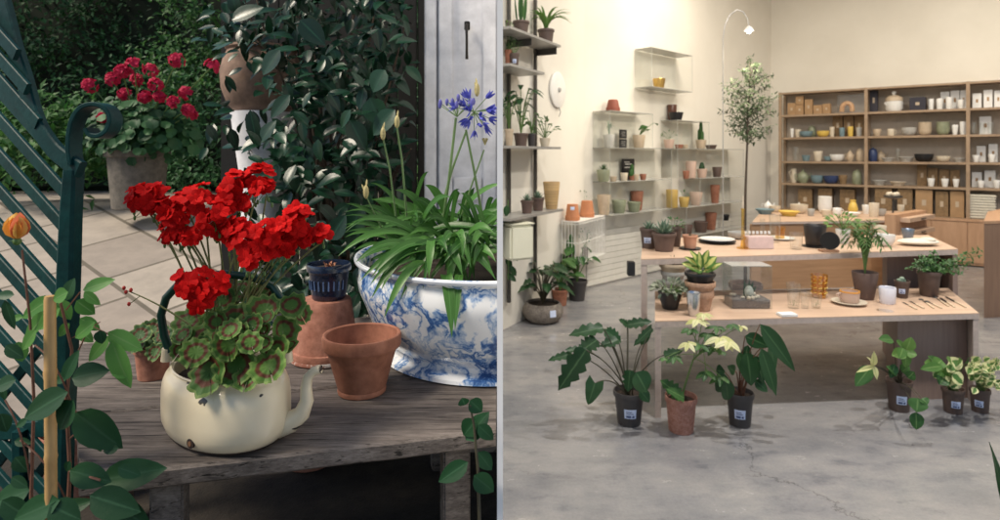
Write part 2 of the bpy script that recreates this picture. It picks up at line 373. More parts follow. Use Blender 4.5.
LC = (-1, -.006); RC = (1, .006)

# ================================================================== LARGE STRUCTURE
DIVX = .005
b = B(); b.box((0, 4.0, 2.6), (2*DIVX-.0006, 6.08, 5.2))
tag(b.done('partition_wall', mat('white_paint', (.80, .80, .80), .6, var=.01), smooth=False), 'thin white partition wall seen end on between garden and shop', 'wall')
# shop floor
m_fl, nt_, b_ = newmat('polished_concrete'); L_ = nt_.links
na = noise(nt_, .9, 7, .62, stretch=(1, 1.6, 1)); nb = noise(nt_, 4, 7, .7, stretch=(1, 2, 1)); nc = noise(nt_, 70, 4, .7)
ra = ramp(nt_, [(.30, (.16, .165, .18)), (.5, (.26, .257, .262)), (.68, (.35, .335, .32))], na.outputs[0])
rb = ramp(nt_, [(.30, (.55, .56, .60)), (.45, (.92, .92, .93)), (.7, (1.12, 1.1, 1.06))], nb.outputs[0])
rc = ramp(nt_, [(.3, (.86, .86, .86)), (.7, (1.08, 1.08, 1.08))], nc.outputs[0])
mx = node(nt_, 'ShaderNodeMix', data_type='RGBA', blend_type='MULTIPLY'); mx.inputs[0].default_value = .85; L_.new(ra.outputs[0], mx.inputs[6]); L_.new(rb.outputs[0], mx.inputs[7])
mx2 = node(nt_, 'ShaderNodeMix', data_type='RGBA', blend_type='MULTIPLY'); mx2.inputs[0].default_value = .7; L_.new(mx.outputs[2], mx2.inputs[6]); L_.new(rc.outputs[0], mx2.inputs[7])
vc = node(nt_, 'ShaderNodeTexVoronoi', feature='DISTANCE_TO_EDGE'); vc.inputs['Scale'].default_value = .55
tcf = node(nt_, 'ShaderNodeTexCoord'); dnf = noise(nt_, 1.6, 6, .7); mvf = node(nt_, 'ShaderNodeMix', data_type='RGBA', blend_type='LINEAR_LIGHT'); mvf.inputs[0].default_value = .35
L_.new(tcf.outputs['Object'], mvf.inputs[6]); L_.new(dnf.outputs[1], mvf.inputs[7]); L_.new(mvf.outputs[2], vc.inputs['Vector'])
rcr = ramp(nt_, [(0, (.55, .54, .54)), (.002, (.75, .74, .73)), (.006, (1, 1, 1))], vc.outputs[0]); ngate = noise(nt_, .8, 2); rg = ramp(nt_, [(.48, (0, 0, 0)), (.56, (1, 1, 1))], ngate.outputs[0])
mx3 = node(nt_, 'ShaderNodeMix', data_type='RGBA', blend_type='MULTIPLY'); L_.new(rg.outputs[0], mx3.inputs[0]); L_.new(mx2.outputs[2], mx3.inputs[6]); L_.new(rcr.outputs[0], mx3.inputs[7])
L_.new(mx3.outputs[2], b_.inputs['Base Color'])
rr = ramp(nt_, [(.3, (.12, .12, .12)), (.7, (.30, .30, .30))], nb.outputs[0]); L_.new(rr.outputs[0], b_.inputs['Roughness']); bump(nt_, b_, nc.outputs[0], .08, .002)
struct('floor', B().prism([(DIVX, -6), (16, -6), (16, 16), (DIVX, 16)], -.05, 0), m_fl)
# walls of the shop
WA0 = Vector((.028, 5.66)); WA1 = Vector((1.054, 7.44)); WB1 = Vector((5.0, 11.07)); WC1 = WB1+Vector((.787, -.616))*10
dA = (WA1-WA0).normalized(); dB = (WB1-WA1).normalized(); dC = (WC1-WB1).normalized()
nA = Vector((dA.y, -dA.x)); nB = Vector((dB.y, -dB.x)); nC = Vector((dC.y, -dC.x))
m_wall, nt_, b_ = newmat('cream_plaster')
n_ = noise(nt_, 1.2, 5); r_ = ramp(nt_, [(.3, (.68, .64, .56)), (.7, (.75, .71, .63))], n_.outputs[0]); nt_.links.new(r_.outputs[0], b_.inputs['Base Color'])
b_.inputs['Roughness'].default_value = .85; n2 = noise(nt_, 40, 4); bump(nt_, b_, n2.outputs[0], .15, .003)
def wallseg(name, p, q, n, label, t=.15, h=5.2, z0=0, m=None):
    bb = B().prism([tuple(p), tuple(q), tuple(q-n*t), tuple(p-n*t)], z0, h); o = bb.done(name, m or m_wall, smooth=False); return tag(o, label, 'wall')
A0 = WA0-dA*.03
wallseg('shop_wall', A0, WA1, nA, 'short cream shop wall holding the steel plant shelves next to the partition')
wallseg('shop_wall', WA1, WB1, nB, 'cream shop wall behind the clear acrylic wall shelves')
wallseg('shop_wall', WB1+dC*0, WC1, nC, 'tall cream shop wall behind the wooden crockery shelving')
# white boarding low on the acrylic-shelf wall
bb = B()
for i in range(9):
    a = WA1+nB*.006+dB*.02; c = WA1+dB*5.2+nB*.006
    z = .02+i*.075
    bb.prism([tuple(a), tuple(c), tuple(c+nB*.012), tuple(a+nB*.012)], z, z+.07)
tag(bb.done('wall_boarding', mat('white_board', (.70, .67, .60), .6, var=.04), smooth=False), 'white horizontal boarding along the foot of the shop wall', 'boarding')
struct('ceiling', B().prism([(DIVX, .6), (16, .6), (16, 16), (DIVX, 16)], 5.21, 5.35), mat('white_ceiling', (.75, .73, .7), .8, var=.02))
b = B().box((12.9, 5, 2.6), (.2, 16, 5.2)); tag(b.done('shop_wall', m_wall, smooth=False), 'far right cream shop wall outside the picture', 'wall')

# ---- garden ground: paved slope rising away from the camera, earth darkened for the shade under the bench
GY0, GZ0, GY1, GZ1 = 2.0, .66, 4.6, 1.29
m_pv, nt_, b_ = newmat('stone_paving'); L_ = nt_.links
tcn = node(nt_, 'ShaderNodeTexCoord'); mp = node(nt_, 'ShaderNodeMapping'); mp.inputs['Rotation'].default_value = (0, 0, R(38)); L_.new(tcn.outputs['Object'], mp.inputs[0])
br = node(nt_, 'ShaderNodeTexBrick'); br.inputs['Scale'].default_value = 1; br.inputs['Mortar Size'].default_value = .012; br.inputs['Brick Width'].default_value = .62; br.inputs['Row Height'].default_value = .42
br.inputs['Color1'].default_value = (.27, .235, .20, 1); br.inputs['Color2'].default_value = (.36, .32, .27, 1); br.inputs['Mortar'].default_value = (.12, .105, .08, 1)
L_.new(mp.outputs[0], br.inputs[0]); nn = noise(nt_, 5, 6, .7); rn = ramp(nt_, [(.3, (.75, .75, .75)), (.7, (1.12, 1.1, 1.08))], nn.outputs[0])
mx = node(nt_, 'ShaderNodeMix', data_type='RGBA', blend_type='MULTIPLY'); mx.inputs[0].default_value = 1; L_.new(br.outputs[0], mx.inputs[6]); L_.new(rn.outputs[0], mx.inputs[7]); L_.new(mx.outputs[2], b_.inputs['Base Color'])
b_.inputs['Roughness'].default_value = .85; bump(nt_, b_, br.outputs['Fac'], -.4, .01)
vs = [(-7, GY0, GZ0), (-DIVX, GY0, GZ0), (-DIVX, GY1, GZ1), (-7, GY1, GZ1), (-7, 9, GZ1), (-DIVX, 6.5, GZ1)]
bb = B().add(vs, [(0, 1, 2, 3), (3, 2, 5, 4)]); struct('paving', bb, m_pv)
earth = mat('shade_dark_earth', (.022, .017, .012), .95, var=.5, scale=20, bmp=1)
bb = B().add([(-7, -6, GZ0), (-DIVX, -6, GZ0), (-DIVX, GY0, GZ0), (-7, GY0, GZ0)], [(0, 1, 2, 3)]); struct('ground', bb, earth)

# ================================================================== GARDEN (left photograph)
BZ = 1.11                      # bench top
m_bw, nt_, b_ = newmat('weathered_grey_wood'); L_ = nt_.links
n1 = noise(nt_, 4.5, 9, .78, stretch=(1, 13, 13)); n2 = noise(nt_, 13, 7, .75, stretch=(1, 22, 22)); n3 = noise(nt_, 3, 4)
r1 = ramp(nt_, [(.30, (.035, .028, .025)), (.45, (.115, .098, .088)), (.60, (.20, .175, .16)), (.75, (.31, .28, .26))], n1.outputs[0])
r2 = ramp(nt_, [(.35, (.45, .43, .42)), (.55, (1, 1, 1))], n2.outputs[0])
mx = node(nt_, 'ShaderNodeMix', data_type='RGBA', blend_type='MULTIPLY'); mx.inputs[0].default_value = .8; L_.new(r1.outputs[0], mx.inputs[6]); L_.new(r2.outputs[0], mx.inputs[7])
n4 = noise(nt_, 5, 4, .6, stretch=(1.2, 24, 24)); r4 = ramp(nt_, [(.34, (.10, .09, .08)), (.40, (1, 1, 1)), (.66, (1, 1, 1)), (.74, (1.5, 1.45, 1.4))], n4.outputs[0])
mx4 = node(nt_, 'ShaderNodeMix', data_type='RGBA', blend_type='MULTIPLY'); mx4.inputs[0].default_value = 1; L_.new(mx.outputs[2], mx4.inputs[6]); L_.new(r4.outputs[0], mx4.inputs[7])
n5 = noise(nt_, 7, 5, .6); r5 = ramp(nt_, [(.3, (.6, .58, .56)), (.65, (1.15, 1.13, 1.1))], n5.outputs[0])
mx5 = node(nt_, 'ShaderNodeMix', data_type='RGBA', blend_type='MULTIPLY'); mx5.inputs[0].default_value = 1; L_.new(mx4.outputs[2], mx5.inputs[6]); L_.new(r5.outputs[0], mx5.inputs[7])
L_.new(mx5.outputs[2], b_.inputs['Base Color']); b_.inputs['Roughness'].default_value = .8; bump(nt_, b_, r4.outputs[0], .5, .006)
FL, FR_ = G(79, 478, BZ), G(496, 430, BZ)
fd = (FR_-FL).normalized(); ang = math.atan2(fd.y, fd.x)
BKL = G(74, 344, BZ)
bench = thing('garden_bench', 'weathered grey plank bench carrying the kettle and flowerpots', 'bench', (FL.x, FL.y, GZ0))
def benchpt(u, v):      # u along the front, v 0 front .. 1 back, left ends follow the bench's slanting end
    a = FL.lerp(BKL, v); e = Vector((-.008, FR_.y+v*1.0, BZ)); return a.lerp(e, u)
edges = [0, .335, .345, .66, .67, 1]
for i in range(3):
    v0, v1 = edges[i*2], edges[i*2+1]; bb = B(); nseg = 24; th = .03 if i else .034
    rows = []
    for k in range(nseg+1):
        u = k/nseg; j = random.uniform(-.0012, .0012); p0, p1 = benchpt(u, v0), benchpt(u, v1); p0.y += j
        rows.append([p0+Vector((0, .004, -th)), p0+Vector((0, 0, -th+.004)), p0+Vector((0, 0, -.005)), p0+Vector((0, .005, random.uniform(-.0008, 0))), p1+Vector((0, -.005, random.uniform(-.0008, 0))), p1+Vector((0, 0, -.005)), p1+Vector((0, 0, -th))])
    vs = [v for r in rows for v in r]; fs = [(k*7+j, (k+1)*7+j, (k+1)*7+(j+1) % 7, k*7+(j+1) % 7) for k in range(nseg) for j in range(7)]
    fs += [tuple(range(7)), tuple(range(nseg*7, nseg*7+7))[::-1]]
    bb.add(vs, fs); o = bb.done('plank', m_bw, bench)
for (px, yy) in ((170, 1.09), (455, 1.23), (120, 1.62), (440, 1.9)):
    x = (px-500)/F*yy
    B().box((x, yy, (GZ0+BZ-.03)/2), (.055, .05, BZ-.035-GZ0), ang, .004).done('leg', m_bw, bench)
B().tube([Vector((-.95, 1.62, BZ-.09)), Vector((-.09, 1.85, BZ-.09))], .02, 4).done('stretcher', m_bw, bench)

def oval(o, k, y0=0):
    """turn a round body into one slightly oval in plan, long axis slanting"""
    for v in o.data.vertices: v.co.x += k*(v.co.y-y0)
    return o
# ---- enamel kettle planted with red geraniums
KC = Vector(((226-500)/F*1.185, 1.185, BZ)); KR = .1285
kettle = thing('enamel_kettle', 'chipped cream enamel kettle planted with scarlet geraniums', 'kettle', KC)
prof = [(.001, .0), (.104, .0), (.112, .004), (.121, .014), (.1275, .03), (.1285, .05), (.1280, .080), (.1255, .098), (.121, .109), (.115, .116), (.109, .119), (.107, .123), (.110, .127), (.107, .129), (.102, .125), (.104, .117), (.115, .105), (.12, .07), (.115, .02)]
oval(B().lathe(prof, KC, 64).done('body', m_enam, kettle), -.42)
B().lathe([(.106, -.001+.004), (.1145, .0045), (.1155, .007), (.114, .0085)], KC, 64).done('base_rim', black_rust, kettle); oval([o for o in kettle.children if o.name.startswith('base_rim')][0], -.42)
B().lathe([(.001, .098), (.06, .104), (.098, .100)], KC, 32).done('soil', soil, kettle); oval([o for o in kettle.children if o.name.startswith('soil')][0], -.42)
sp = [P(278, 424, 1.145), P(292, 421, 1.142), P(302, 413, 1.14), P(307, 400, 1.14), P(306, 387, 1.14), P(308, 377, 1.14), P(314, 371, 1.14), P(321, 369, 1.14)]
spout = B().tube(sp, [.026, .020, .0155, .0125, .0105, .0095, .0085, .0085], 20).done('spout', m_enam, kettle)
B().tube([P(320.6, 369.2, 1.14), P(321.4, 368.9, 1.14)], .0086, 16, cap=False).tube([P(321.3, 369, 1.14), P(321.5, 369, 1.14)], .0072, 12).done('chipped_lip', black_rust, spout)
hp = [P(170, 352, 1.18), P(164, 335, 1.18), P(161, 315, 1.18), P(166, 298, 1.18), P(178, 285, 1.18), P(197, 277, 1.18), P(225, 274, 1.18), P(252, 277, 1.18), P(272, 286, 1.18), P(284, 302, 1.18), P(288, 325, 1.18), P(285, 350, 1.18)]
B().tube(hp, .0078, 12).done('handle', green_handle, kettle)
for q in ((167, 355), (287, 356)):
    B().tube([P(q[0], q[1]+5, 1.182), P(q[0], q[1]-7, 1.18)], [.012, .0095], 10).done('handle_lug', m_enam, kettle)
c0 = P(180.5, 440, 1.112)
a0_ = R(-118); n0 = Vector((math.cos(a0_), math.sin(a0_), 0))
pt = Vector((KC.x, KC.y, BZ+.024))+n0*.1252; pt.x += -.42*n0.y*.1252
ch = B(); ch.tube([pt-n0*.004, pt+n0*.0022], .0088, 14); ch.tube([pt+n0*.001, pt+n0*.0035], .0045, 10, mi=1); ch.done('chip_mark', [black_rust, mat('rust', (.2, .10, .05), .8)], kettle)
# geranium
ger = thing('geranium_plant', 'bushy geranium with scarlet flower heads and zoned leaves growing in the kettle', 'plant', KC+Vector((0, 0, .1)))
core = KC+Vector((0, 0, .105)); lv = B(); st = B()
gl = [(188, 322, 15, 1.13), (206, 337, 17, 1.1), (236, 318, 15, 1.12), (265, 310, 16, 1.13), (283, 330, 14, 1.14), (209, 371, 18, 1.065), (237, 365, 18, 1.06), (269, 366, 20, 1.06), (228, 345, 13, 1.06), (250, 342, 14, 1.06), (252, 325, 12, 1.1), (222, 300, 15, 1.18), (240, 290, 13, 1.2),
      (291, 305, 12, 1.17), (300, 314, 10, 1.19), (181, 350, 12, 1.09), (196, 352, 13, 1.08), (276, 350, 12, 1.1), (213, 322, 13, 1.12), (262, 295, 12, 1.2), (248, 378, 14, 1.065), (183, 335, 11, 1.12), (218, 345, 12, 1.09), (290, 345, 10, 1.14), (230, 330, 12, 1.08)]
for k_ in range(12):
    a_ = rnd(0, 6.28); q_ = rnd(.2, 1); gl.append((236+math.cos(a_)*52*q_, 340+math.sin(a_)*36*q_, rnd(6, 11), rnd(1.07, 1.15)))
gl = [(x, y, r*rnd(.85, 1.25), Y+rnd(-.02, .02)) for (x, y, r, Y) in gl]
for (x, y, r, Y) in gl:
    c = P(x, y, Y); n = (Vector((0, -1, .62))+Vector((rnd(-.6, .6), rnd(-.1, .3), rnd(-.5, .45)))+(c-core)*2.5).normalized()
    lv.disk(c, n, (rnd(-.6, .6), 0, 1), r/F*Y*.98, random.choice((8, 9, 10)), rnd(.05, .22)); a = core+Vector((rnd(-.05, .05), rnd(-.05, .05), 0))
    st.tube(bez(a, (a+c)/2+Vector((0, 0, .03)), c-n*.002, 6), .0018, 5)
lv.done('leaves', lf_ger, ger)
heads = [(149, 204, 17, 1.17), (166, 212, 12, 1.16), (176, 236, 13, 1.15), (190, 240, 10, 1.15), (202, 208, 21, 1.16), (215, 222, 16, 1.14), (238, 190, 17, 1.19), (256, 184, 17, 1.2), (247, 205, 9, 1.18),
         (197, 286, 18, 1.09), (215, 292, 18, 1.09), (204, 300, 14, 1.08), (250, 245, 18, 1.13), (268, 236, 17, 1.14), (256, 262, 15, 1.12), (296, 228, 17, 1.15), (291, 247, 10, 1.14), (283, 240, 12, 1.15), (323, 237, 9, 1.16), (140, 198, 10, 1.17), (160, 196, 11, 1.17), (228, 205, 13, 1.17), (186, 206, 12, 1.16), (176, 222, 11, 1.15), (240, 232, 13, 1.14), (272, 250, 12, 1.14), (298, 216, 10, 1.16), (308, 238, 9, 1.15), (226, 232, 11, 1.16), (265, 192, 12, 1.19)]
def flower(bp, c, n, r, npet=5, shape='round', cup=.25):
    n = n.normalized(); a0 = rnd(0, 6.3); u = n.orthogonal().normalized(); v = n.cross(u)
    for k in range(npet):
        a = a0+k*2*math.pi/npet+rnd(-.12, .12); d = u*math.cos(a)+v*math.sin(a)+n*rnd(.05, .4)
        bp.leaf(c, d, n+d*.2, r*rnd(.85, 1.1), r*rnd(.85, 1.1), curve=rnd(-.05, .22), fold=-cup*.6, shape=shape, seg=3)
fr_ = Vector((0, -1, .5)).normalized()
for i, (x, y, r, Y) in enumerate(heads):
    pb = B(); c = P(x, y, Y); rr = r/F*Y; cnt = 7 if r < 12 else (10 if r < 16 else 14)
    for k in range(cnt):
        n = (rv()+fr_*1.15+Vector((0, 0, .25))).normalized(); flower(pb, c+n*rr*rnd(.6, 1.25), n, .0165)
    pb.done('flower_head', pet_red, ger)
    bb_ = B()
    for k in range(4): q_ = c+Vector((rnd(-1, 1), -.3, rnd(-1.1, -.4)))*rr; bb_.ball(q_, .0028, 6, sz=1.8); bb_.tube([c, q_], .0007, 4)
    bb_.done('head_buds', stem_green, ger)
    a = core+Vector((rnd(-.04, .04), rnd(-.03, .03), 0)); e = c-fr_*rr*.3-Vector((0, 0, rr*.3))
    m_ = (a+e)/2+Vector(((e.x-a.x)*-.2, .01, .03)); st.tube(bez(a, m_, e, 8), [.0024, .0017], 6)
a = P(240, 330, 1.13); e = P(128, 291, 1.13)
st.tube(bez(P(190, 325, 1.12), P(160, 303, 1.13), e, 8), [.002, .001], 5); st.tube([P(140, 296, 1.13), P(131, 303, 1.13)], .001, 4)
st.done('stems', mat('hairy_stem', (.16, .17, .06), .7, var=.3, scale=50), ger)
bd = B()
for q in ((124, 288), (131, 290), (129, 304), (126, 292)): bd.ball(P(q[0], q[1], 1.13), .0032, 7, sz=1.3)
bd.done('flower_buds', mat('red_bud', (.5, .03, .02), .6), ger)

# ---- pots on the bench
def pot_prof(rt, rb, h, rim=.18, t=.09, flare=.08):
    """classic tapered pot with a thick rim; t and flare relative to rt"""
    T = rt*t; rr = rt; rw = rt*(1-flare); hz = h*(1-rim)
    rwh = rb+(rw-rb)*(1-rim*.2)
    return [(.001, 0), (rb*.95, 0), (rb, h*.015), (rwh*.995, hz), (rr*.985, hz+.0005), (rr, hz+h*.03), (rr, h*.975), (rr*.985, h), (rr-T*.8, h), (rr-T, h*.97), (rb+(rr-rb)*.75-T, h*.78), (rb-T*.5, h*.1), (.001, h*.1)]
def simple_prof(rt, rb, h, t=.08, rnd_=.06):
    T = rt*t; return [(.001, 0), (rb*.93, 0), (rb, h*rnd_), (rb+(rt-rb)*.5, h*.5), (rt, h*.97), (rt-T*.4, h), (rt-T, h*.97), (rb+(rt-rb)*.5-T, h*.5), (max(rb-T, .001), h*.12), (.001, h*.1)]
def bowl_prof(rt, rb, h, t=.06, e=1.7):
    o = [(.001, 0), (rb, 0)]+[(rb+(rt-rb)*math.sin(k/7*math.pi/2), h*(k/7)**e+.0001) for k in range(1, 8)]
    return o+[(rt*(1-t), h*.98)]+[((rb+(rt-rb)*math.sin(k/7*math.pi/2))*(1-t), h*((k/7)**e)+h*.06) for k in range(6, 0, -1)]+[(.001, h*.08)]
tp = thing('flowerpot', 'empty terracotta flowerpot standing upright beside the kettle spout', 'flowerpot', P(362, 333, 1.37)*Vector((1, 1, 0)).length if False else Vector(((362-500)/F*1.37, 1.37, BZ)), 'terracotta pots on the bench')
c = tp.location; B().lathe([(.001, 0), (.050, 0), (.0535, .002), (.0548, .008), (.0535, .013), (.0545, .015), (.078, .100), (.0795, .104), (.0865, .105), (.0885, .109), (.089, .128), (.087, .1335), (.083, .1345), (.0795, .132), (.0785, .12), (.070, .085), (.046, .012), (.001, .012)], c, 56).done('body', terra, tp)
ip = thing('flowerpot', 'terracotta flowerpot turned upside down with whitish crust on its rim', 'flowerpot', Vector(((326-500)/F*1.6, 1.6, BZ)), 'terracotta pots on the bench')
B().lathe([(.082, .0), (.089, .001), (.090, .004), (.090, .024), (.0885, .028), (.084, .029), (.0835, .031), (.066, .152), (.063, .158), (.001, .159)], ip.location, 48).done('body', terra_old, ip)
B().lathe([(.0903, .003), (.0915, .004), (.0913, .010), (.0904, .012)], ip.location, 48, wob=.004).done('lime_crust', spotted('lime_crust_mottled', (.30, .12, .08), (.66, .62, .58), .48, .55, 30, .9), ip)
npot = thing('flowerpot', 'small glossy navy glazed flowerpot on top of the upturned pot', 'flowerpot', Vector(((329-500)/F*1.6, 1.6, BZ+.159)))
c = npot.location; B().lathe([(.001, 0), (.042, 0), (.044, .003), (.046, .02), (.050, .055), (.0525, .071), (.054, .073), (.0575, .075), (.058, .088), (.056, .093), (.052, .092), (.050, .07), (.045, .05), (.001, .05)], c, 48).done('body', navy, npot)
bb = B()
for k in range(9):
    a = R(-150)+k*R(15); r_ = .0487; p0 = c+Vector((math.cos(a)*r_, math.sin(a)*r_, .028)); bb.tube([p0, p0+Vector((0, 0, .024))+Vector((math.cos(a), math.sin(a), 0))*.0028], [.0025, .0018], 6)
bb.done('glaze_drips', mat('pale_blue_glaze', (.10, .16, .30), .25, var=.3), npot)
pl = B(); pl.lathe([(.001, .078), (.02, .081), (.049, .079)], c, 24, mi=1)
for k in range(14):
    d = rv(.1); pl.leaf(c+Vector((rnd(-.01, .01), rnd(-.01, .01), .08)), d+Vector((0, 0, .5)), Vector((0, 0, 1)), .022, .008, seg=4)
pl.done('withered_seedling', [mat('dry_brown_leaf', (.30, .13, .07), .8, var=.3), soil], npot)
# small geranium pot on the left
sg = thing('potted_geranium', 'small zoned-leaf geranium in terracotta pot behind the kettle handle', 'plant', Vector(((153-500)/F*1.46, 1.46, BZ)))
c = sg.location; B().lathe(pot_prof(.043, .033, .078), c, 32).done('pot', terra_old, sg)
bb = B(); ss = B()
for (x, y, r) in ((140, 335, 11), (152, 330, 11), (163, 336, 10), (149, 343, 12), (161, 348, 12), (171, 341, 9), (138, 345, 9), (155, 352, 9), (170, 352, 8)):
    q = P(x, y, 1.43+rnd(-.03, .03)); bb.disk(q, (rnd(-.4, .4), -1, .7+rnd(-.3, .3)), (rnd(-.5, .5), 0, 1), r/F*1.4, 9, .15); ss.tube([c+Vector((0, 0, .07)), q], .0015, 4)
bb.done('leaves', leafmat('dark_zoned_leaf', (.03, .08, .03), (.07, .15, .05), None, 'ring', (.09, .03, .015), .6, .3), sg); ss.done('stems', stem_green, sg)

# ---- blue basin against the partition
BC = Vector(((488-500)/F*1.74, 1.74, BZ)); basin = thing('wash_basin', 'large oval blue and white sponged ceramic basin planted with agapanthus', 'basin', BC)
RX, RYY = .372, .42
def bp(r, z): return (r, z)
prof = [(.50, .0), (.80, .0), (.835, .004), (.83, .012), (.76, .022), (.76, .034), (.80, .048), (.865, .075), (.905, .11), (.935, .14), (.975, .175), (.99, .205), (.975, .225), (.97, .24), (1.0, .252), (1.005, .258), (.99, .262), (.95, .255), (.93, .24), (.93, .2), (.85, .1), (.6, .05)]
B().lathe(prof, BC, 96, RX, RYY).done('body', m_blue, basin, clip=LC)
B().lathe([(.985, .2605), (1.006, .2615), (1.01, .257), (1.004, .251)], BC, 96, RX, RYY).done('rim', mat('bluish_white_glaze', (.66, .70, .76), .2, var=.1, coat=.3), basin, clip=LC)
B().lathe([(.001, .225), (.5, .228), (.93, .215)], BC, 48, RX, RYY).done('soil', soil, basin, clip=LC)
ag = thing('agapanthus', 'agapanthus with strap leaves and violet-blue flower heads in the blue basin', 'plant', BC+Vector((0, 0, .23)))
lv = B()
strap = [(445, 275, 452, 338, 12, 1.3, .1), (460, 275, 455, 330, 9, 1.3, .1), (425, 262, 384, 318, 9, 1.32, .1), (430, 250, 370, 285, 9, 1.35, .1), (430, 245, 352, 222, 8, 1.42, .1), (420, 240, 338, 256, 8, 1.4, 0), (440, 240, 395, 190, 8, 1.5, .05), (450, 245, 412, 200, 8, 1.5, .05), (455, 240, 425, 185, 9, 1.55, .05), (460, 245, 470, 190, 8, 1.6, .1),
         (465, 245, 495, 215, 8, 1.5, .1), (460, 250, 495, 235, 8, 1.4, .1), (465, 262, 496, 262, 9, 1.36, .1), (455, 255, 496, 280, 8, 1.35, .1), (430, 255, 356, 262, 7, 1.4, .1), (440, 240, 372, 200, 7, 1.6, .05)]
for i in range(46):
    bx = rnd(425, 492); ex = bx+rnd(-75, 45); strap.append((bx, rnd(238, 256), max(352, min(ex, 510)), rnd(252, 300), rnd(6, 10), rnd(1.33, 1.45), .1))
for i in range(105):
    a = rnd(-3.3, .2); L = rnd(40, 105); bx, by = rnd(400, 490), rnd(225, 262)
    strap.append((bx, by, max(345, bx+math.cos(a)*L), by+math.sin(a)*L*.62+rnd(0, 14), rnd(3.5, 7), rnd(1.42, 1.85), .05))
for (x0, y0, x1, y1, wpx, Y, cv) in strap:
    a, e = P(x0, y0, Y+.08), P(x1, y1, Y); mid = (a+e)/2+Vector((0, 0, .03+rnd(.02, .05)))
    pts = bez(a, mid, e, 9); W = wpx/F*Y; vs = []; uv = []
    ax = (e-a).normalized(); sd0 = ax.cross(Vector((0, -.8, .6))).normalized()
    for k, p_ in enumerate(pts):
        t = k/9; ww = W/2*min(1, .6+t*3)*(1-max(0, (t-.55)/.45)**1.7)+.0002
        for q, u in ((-1, 1), (0, 0), (1, 1)): vs.append(p_+sd0*ww*q+Vector((0, -.3, .6))*abs(q)*ww*.5); uv.append((u, t))
    lv.add(vs, [(k*3+q, k*3+q+1, k*3+q+4, k*3+q+3) for k in range(9) for q in range(2)], uv)
lv.done('leaves', lf_strap, ag, clip=LC)
st = B(); fb = B(); yb = B(); bbud = B()
def stalk(pts, r=.0035):
    st.tube([P(*p_) for p_ in pts], [r, r*.75], 8)
stalk([(441, 235, 1.6), (449, 180, 1.55), (456, 118, 1.5)], .0042); stalk([(440, 215, 1.62), (452, 170, 1.58), (466, 132, 1.55)], .0036)
stalk([(483, 220, 1.6), (474, 170, 1.56), (466, 130, 1.52)], .0036); stalk([(455, 235, 1.6), (470, 190, 1.58), (484, 150, 1.55)], .0026)
stalk([(396, 218, 1.6), (390, 170, 1.58), (383, 138, 1.55)], .0028); stalk([(407, 220, 1.6), (402, 160, 1.58), (397, 128, 1.55)], .0030); stalk([(388, 240, 1.5), (375, 215, 1.48), (366, 196, 1.45)], .0022)
for (x, y, Y) in ((383, 134, 1.55), (397, 122, 1.55), (366, 192, 1.45), (477, 90, 1.5)):
    yb = B(); c = P(x, y, Y); yb.ball(c, .007, 8, sz=2.4); yb.leaf(c+Vector((0, 0, .012)), (rnd(-.3, .3), 0, 1), (0, -1, 0), .02, .005, seg=4); yb.leaf(c, (rnd(-.6, .6), -.2, 1), (0, -1, 0), .022, .006, seg=4); yb.done('closed_bud', bud_yel, ag, clip=LC)
yb = B(); c = P(485, 145, 1.55)
for k in range(5): d = rv(.1)*.6+Vector((0, 0, .9)); yb.tube([c, c+d.normalized()*.018], [.0015, .0035], 6)
c = P(457, 117, 1.5)
for k in range(13):
    d = (rv(-.1)+Vector((0, 0, .7))).normalized(); e = c+d*rnd(.035, .062); st.tube([c, e], .0012, 4); B().ball(e, .0048, 7, sz=2.0).done('opening_bud', bud_blue, ag, clip=LC)
c2 = P(474, 112, 1.52)
for k in range(22):
    d = (rv(-.5)+Vector((.35, -.4, .0))).normalized(); e = c2+d*rnd(.02, .055); st.tube([c2, e], .0012, 4)
    [fb.leaf(e, d+rv()*.55, rv(), rnd(.022, .032), .008, curve=.1, fold=.2, shape='lance', seg=4) for _ in range(6)]
st.done('flower_stalks', mat('grey_green_stalk', (.13, .22, .08), .5, var=.2), ag, clip=LC); yb.done('closed_bud', bud_yel, ag, clip=LC); fb.done('flower_head', pet_blue, ag, clip=LC)

